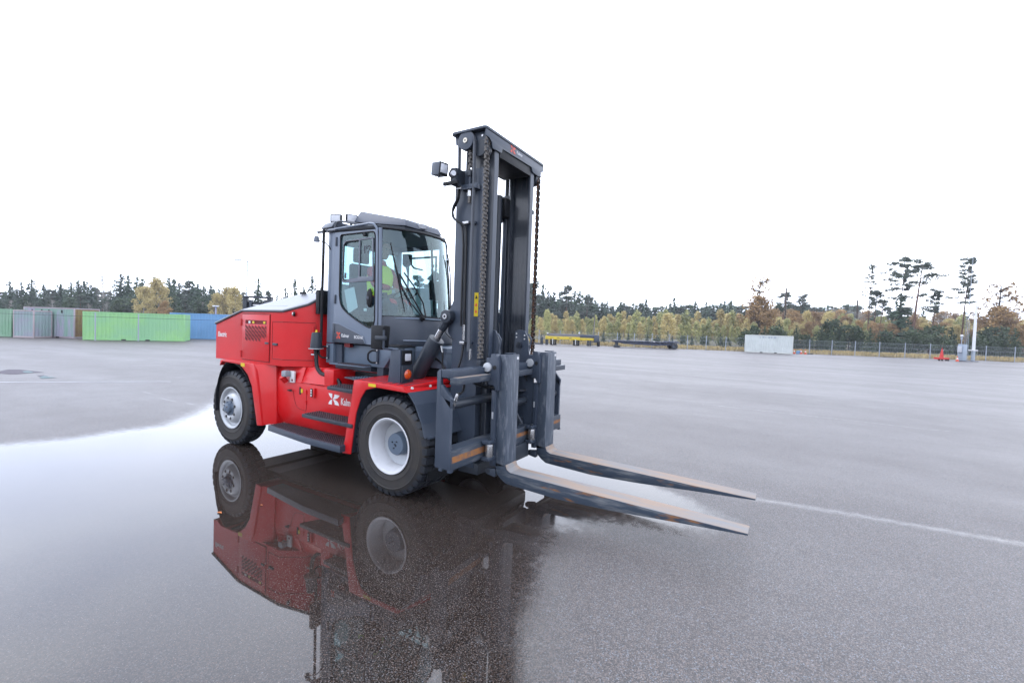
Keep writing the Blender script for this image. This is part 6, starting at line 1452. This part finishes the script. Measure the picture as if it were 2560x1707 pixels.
# dark skeletal trailer
o = empty('skeletal_trailer', yard(1610, 69)); o.rotation_euler = (0, 0, YAW-pi/2+.02); tag(o, 'long low dark blue flat trailer with wheels at its right end, by the fence', 'trailer')
def lt(px): return (px-1610)/1149.06*69
def zt_(px, py): return elev(px, py, 69)-LOW
NAVY = mat('navy_steel', (.05, .065, .12), .5, col2=(.07, .08, .13), nscale=3)
MB().prism([(lt(1531), .78), (lt(1533), .98), (lt(1690), .92), (lt(1690), .70), (lt(1662), .50), (lt(1640), .42), (lt(1560), .55), (lt(1545), .70)], 'y', -.55, -.40).build('side_beam', NAVY, o, bevel=.01)
MB().prism([(lt(1531), .78), (lt(1533), .98), (lt(1690), .92), (lt(1690), .70), (lt(1662), .50), (lt(1640), .42), (lt(1560), .55), (lt(1545), .70)], 'y', .40, .55).build('side_beam', NAVY, o, bevel=.01)
MB().box(lt(1531), lt(1691), -.9, .9, .985, 1.05).build('deck', NAVY, o, bevel=.01)
for xx in (1560, 1580, 1600, 1620, 1640, 1658): MB().box(lt(xx), lt(xx)+.2, -.85, .85, .80, .97).build('crossmember', SLATE2, o)
MB().box(lt(1538), lt(1544), -.3, .3, .3, .8).build('landing_leg', SLATE2, o); MB().box(lt(1535), lt(1548), -.5, .5, 0, .3).build('leg_foot', SLATE2, o, bevel=.02)
MB().box(lt(1664), lt(1692), -.95, .95, 1.05, 1.16).build('rear_deck', NAVY, o, bevel=.01); MB().box(lt(1628), lt(1632), -.95, -.90, 1.0, 1.12).build('marker_plate', WHITE, o)
for x, y in ((lt(1680), -.85), (lt(1680), .75), (lt(1685), -.5), (lt(1685), .5)):
    ww = empty('wheel', (x, y, .42), o); MB().lathe([(.2, -.11), (.38, -.13), (.42, -.08), (.42, .08), (.38, .13), (.2, .11)], (0, 0, 0), 'y', 28).build('tyre', TREAD, ww); MB().lathe([(.21, -.10), (.15, -.05), (0, -.06)], (0, 0, 0), 'y', 20).build('rim', SLATE, ww)

# second forklift parked beyond
o = empty('forklift_truck', yard(643, 25, -.18)); o.rotation_euler = (0, 0, YAW-pi/2+.12); tag(o, 'dark forklift parked behind the red one, its mast top showing above the hood', 'forklift')
k = 25/1149.06; Ht = elev(643, 771.5-30.5, 25)+.18
for s in (-1, 1):
    MB().box(s*.62-.10, s*.62+.10, -.15, .15, .2, Ht-.05).build('mast_rail', SLATE2, o, bevel=.01); MB().box(s*.38-.06, s*.38+.06, -.05, .2, .2, Ht-.2).build('mast_rail', SLATE, o, bevel=.01)
    MB().cyl((s*.2, .1, .3), (s*.2, .1, Ht-.35), .05, n=12).build('lift_cylinder', SLATE2, o)
MB().box(-.72, .72, -.18, .2, Ht-.10, Ht).build('mast_head', SLATE2, o, bevel=.01); MB().box(-.6, .6, .1, .2, Ht-.75, Ht-.62).build('mast_crossbeam', SLATE2, o)
MB().box(-.25, .05, -.02, .02, Ht-.50, Ht-.44).build('name_plate', WHITE, o)
MB().box(-.6, .6, .1, .18, Ht-.62, Ht-.30).build('mast_guard', SLATE2, o)
MB().box(-.6, .6, .5, 2.6, .5, 1.5).build('truck_body', SLATE, o, bevel=.08); MB().box(-.55, .55, .9, 2.1, 1.5, 2.5).build('cab_shell', SLATE2, o, bevel=.06)
for x in (-.65, .65):
    for y in (.6, 2.3): MB().lathe([(.15, -.12), (.36, -.13), (.40, -.08), (.40, .08), (.36, .13), (.15, .12)], (x, y, .40), 'x', 24).build('tyre', TREAD, o)
for x in (-.35, .35): MB().box(x-.07, x+.07, -1.3, -.15, .03, .08).build('fork', SLATE, o)

# leaf on the asphalt, drain line and small things
LF = mat('fallen_leaf', (.55, .16, .03), .6)
for (x, y, s_, lb) in ((-1.05, -2.62, .04, 'orange fallen leaf lying in the truck reflection'), (-.9, -2.25, .02, 'tiny red leaf on the wet asphalt near the running board')):
    b = MB(); b.add([(x-s_, y, .006), (x-s_*.3, y-s_*.45, .010), (x+s_, y+.005, .006), (x-s_*.1, y+s_*.5, .012)], [(0, 1, 2, 3)]); o = b.build('fallen_leaf', LF, None, flat=True); tag(o, lb, 'leaf')
JM = mat('joint_line_paint', (.42, .42, .45), .4)
b = MB(); a0, a1 = Vector((-20.5, -7.5, 0)), Vector((-12.5, 1.6, 0)); d_ = (a1-a0).normalized(); nn = Vector((-d_.y, d_.x, 0)); ns = 24
for i in range(ns+1):
    q = a0.lerp(a1, i/ns); wv_ = .045*(1+.3*sin(i*2.1)); 
    for sg in (-1, 1):
        p = q+nn*wv_*sg; b.v.append((p.x, p.y, float(hgt(p.x, p.y))+.006))
b.f = [(2*i, 2*i+1, 2*i+3, 2*i+2) for i in range(ns)]
o = b.build('joint_line', JM, None, flat=True); o['kind'] = 'structure'

# thin damp air between here and the woods
hz_ = MB().box(-260, 320, -120, 420, -1.6, 24).build('haze', None, None, flat=True); hz_['kind'] = 'stuff'
hm = bpy.data.materials.new('haze'); hm.use_nodes = True; t = hm.node_tree; t.nodes.clear(); ho = t.nodes.new('ShaderNodeOutputMaterial'); pv = t.nodes.new('ShaderNodeVolumePrincipled')
pv.inputs['Density'].default_value = .00035; pv.inputs['Color'].default_value = (.9, .93, 1, 1); pv.inputs['Anisotropy'].default_value = .2
t.links.new(pv.outputs[0], ho.inputs['Volume']); hz_.data.materials.append(hm)

# dark and teal puddle reflection painted as flat patches, left of the yard
DP = mat('dark_reflection_paint', (.075, .06, .08), .6, spec=.12); DT = mat('pale_teal_reflection_paint', (.17, .23, .24), .7, spec=.1)
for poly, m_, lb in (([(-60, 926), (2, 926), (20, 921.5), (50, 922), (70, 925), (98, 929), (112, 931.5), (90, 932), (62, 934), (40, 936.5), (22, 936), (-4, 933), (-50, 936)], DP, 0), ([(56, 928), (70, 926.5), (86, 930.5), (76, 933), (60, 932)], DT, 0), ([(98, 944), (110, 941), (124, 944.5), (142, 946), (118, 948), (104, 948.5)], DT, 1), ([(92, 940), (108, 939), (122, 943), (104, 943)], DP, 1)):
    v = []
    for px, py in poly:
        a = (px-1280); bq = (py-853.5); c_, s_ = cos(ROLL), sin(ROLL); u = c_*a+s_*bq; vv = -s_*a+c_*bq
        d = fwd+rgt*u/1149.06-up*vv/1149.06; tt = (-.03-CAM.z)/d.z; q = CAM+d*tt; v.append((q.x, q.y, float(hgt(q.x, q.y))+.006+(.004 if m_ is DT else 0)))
    o = MB().add(v, [tuple(range(len(v)))]).build('painted_reflection', m_, None, flat=True); o['kind'] = 'structure'

seen_ = {}
for o in [q for q in C.objects if q.parent is None and q.get('group')]: seen_.setdefault(o['label'], []).append(o)
for lb, os_ in seen_.items():
    if len(os_) < 2: continue
    hs = sorted(os_, key=lambda q: (q.location-CAM).dot(rgt)/(q.location-CAM).dot(FH)); n_ = len(hs); wds = {2: ['left', 'right'], 3: ['left', 'middle', 'right'], 4: ['far left', 'inner left', 'inner right', 'far right'], 5: ['far left', 'inner left', 'middle', 'inner right', 'far right']}.get(n_)
    if wds is None: wds = ['first', 'second', 'third', 'fourth', 'fifth', 'sixth', 'seventh', 'eighth', 'ninth', 'tenth'][:n_]
    if len(wds) < n_: continue
    for q, wd in zip(hs, wds):
        l2 = (wd+' ' if n_ < 6 else wd+' from left, ')+lb
        if len(l2.split()) > 16: l2 = l2.replace(' the ', ' ')
        if len(l2.split()) <= 16: q['label'] = l2

# the wood on the far side of the yard behind the photographer, seen only mirrored in glass and paint
P = []
for i in range(150):
    a_ = YAW+pi+(-1.35+2.7*i/149)+R.uniform(-.01, .01); rr_ = R.uniform(330, 380); hh = R.uniform(8, 15); bx, by = CAM.x+rr_*cos(a_), CAM.y+rr_*sin(a_)
    t_ = rng.random((46, 1)); q_ = rng.random((46, 1))*2*pi; rad = (1-t_)**.7*3.6*rng.random((46, 1))
    P.append(quads(np.concatenate([bx+rad*np.cos(q_), by+rad*np.sin(q_), LOW+.5+t_*hh], 1), 1.9, 1.0, .1))
fw_ = bpy.data.objects.new('far_wood', crown_mesh('far_wood', np.concatenate(P), SPR)); C.objects.link(fw_)
tag(fw_, 'far dark wood beyond the yard on the side of the photographer', 'wood', kind='stuff')
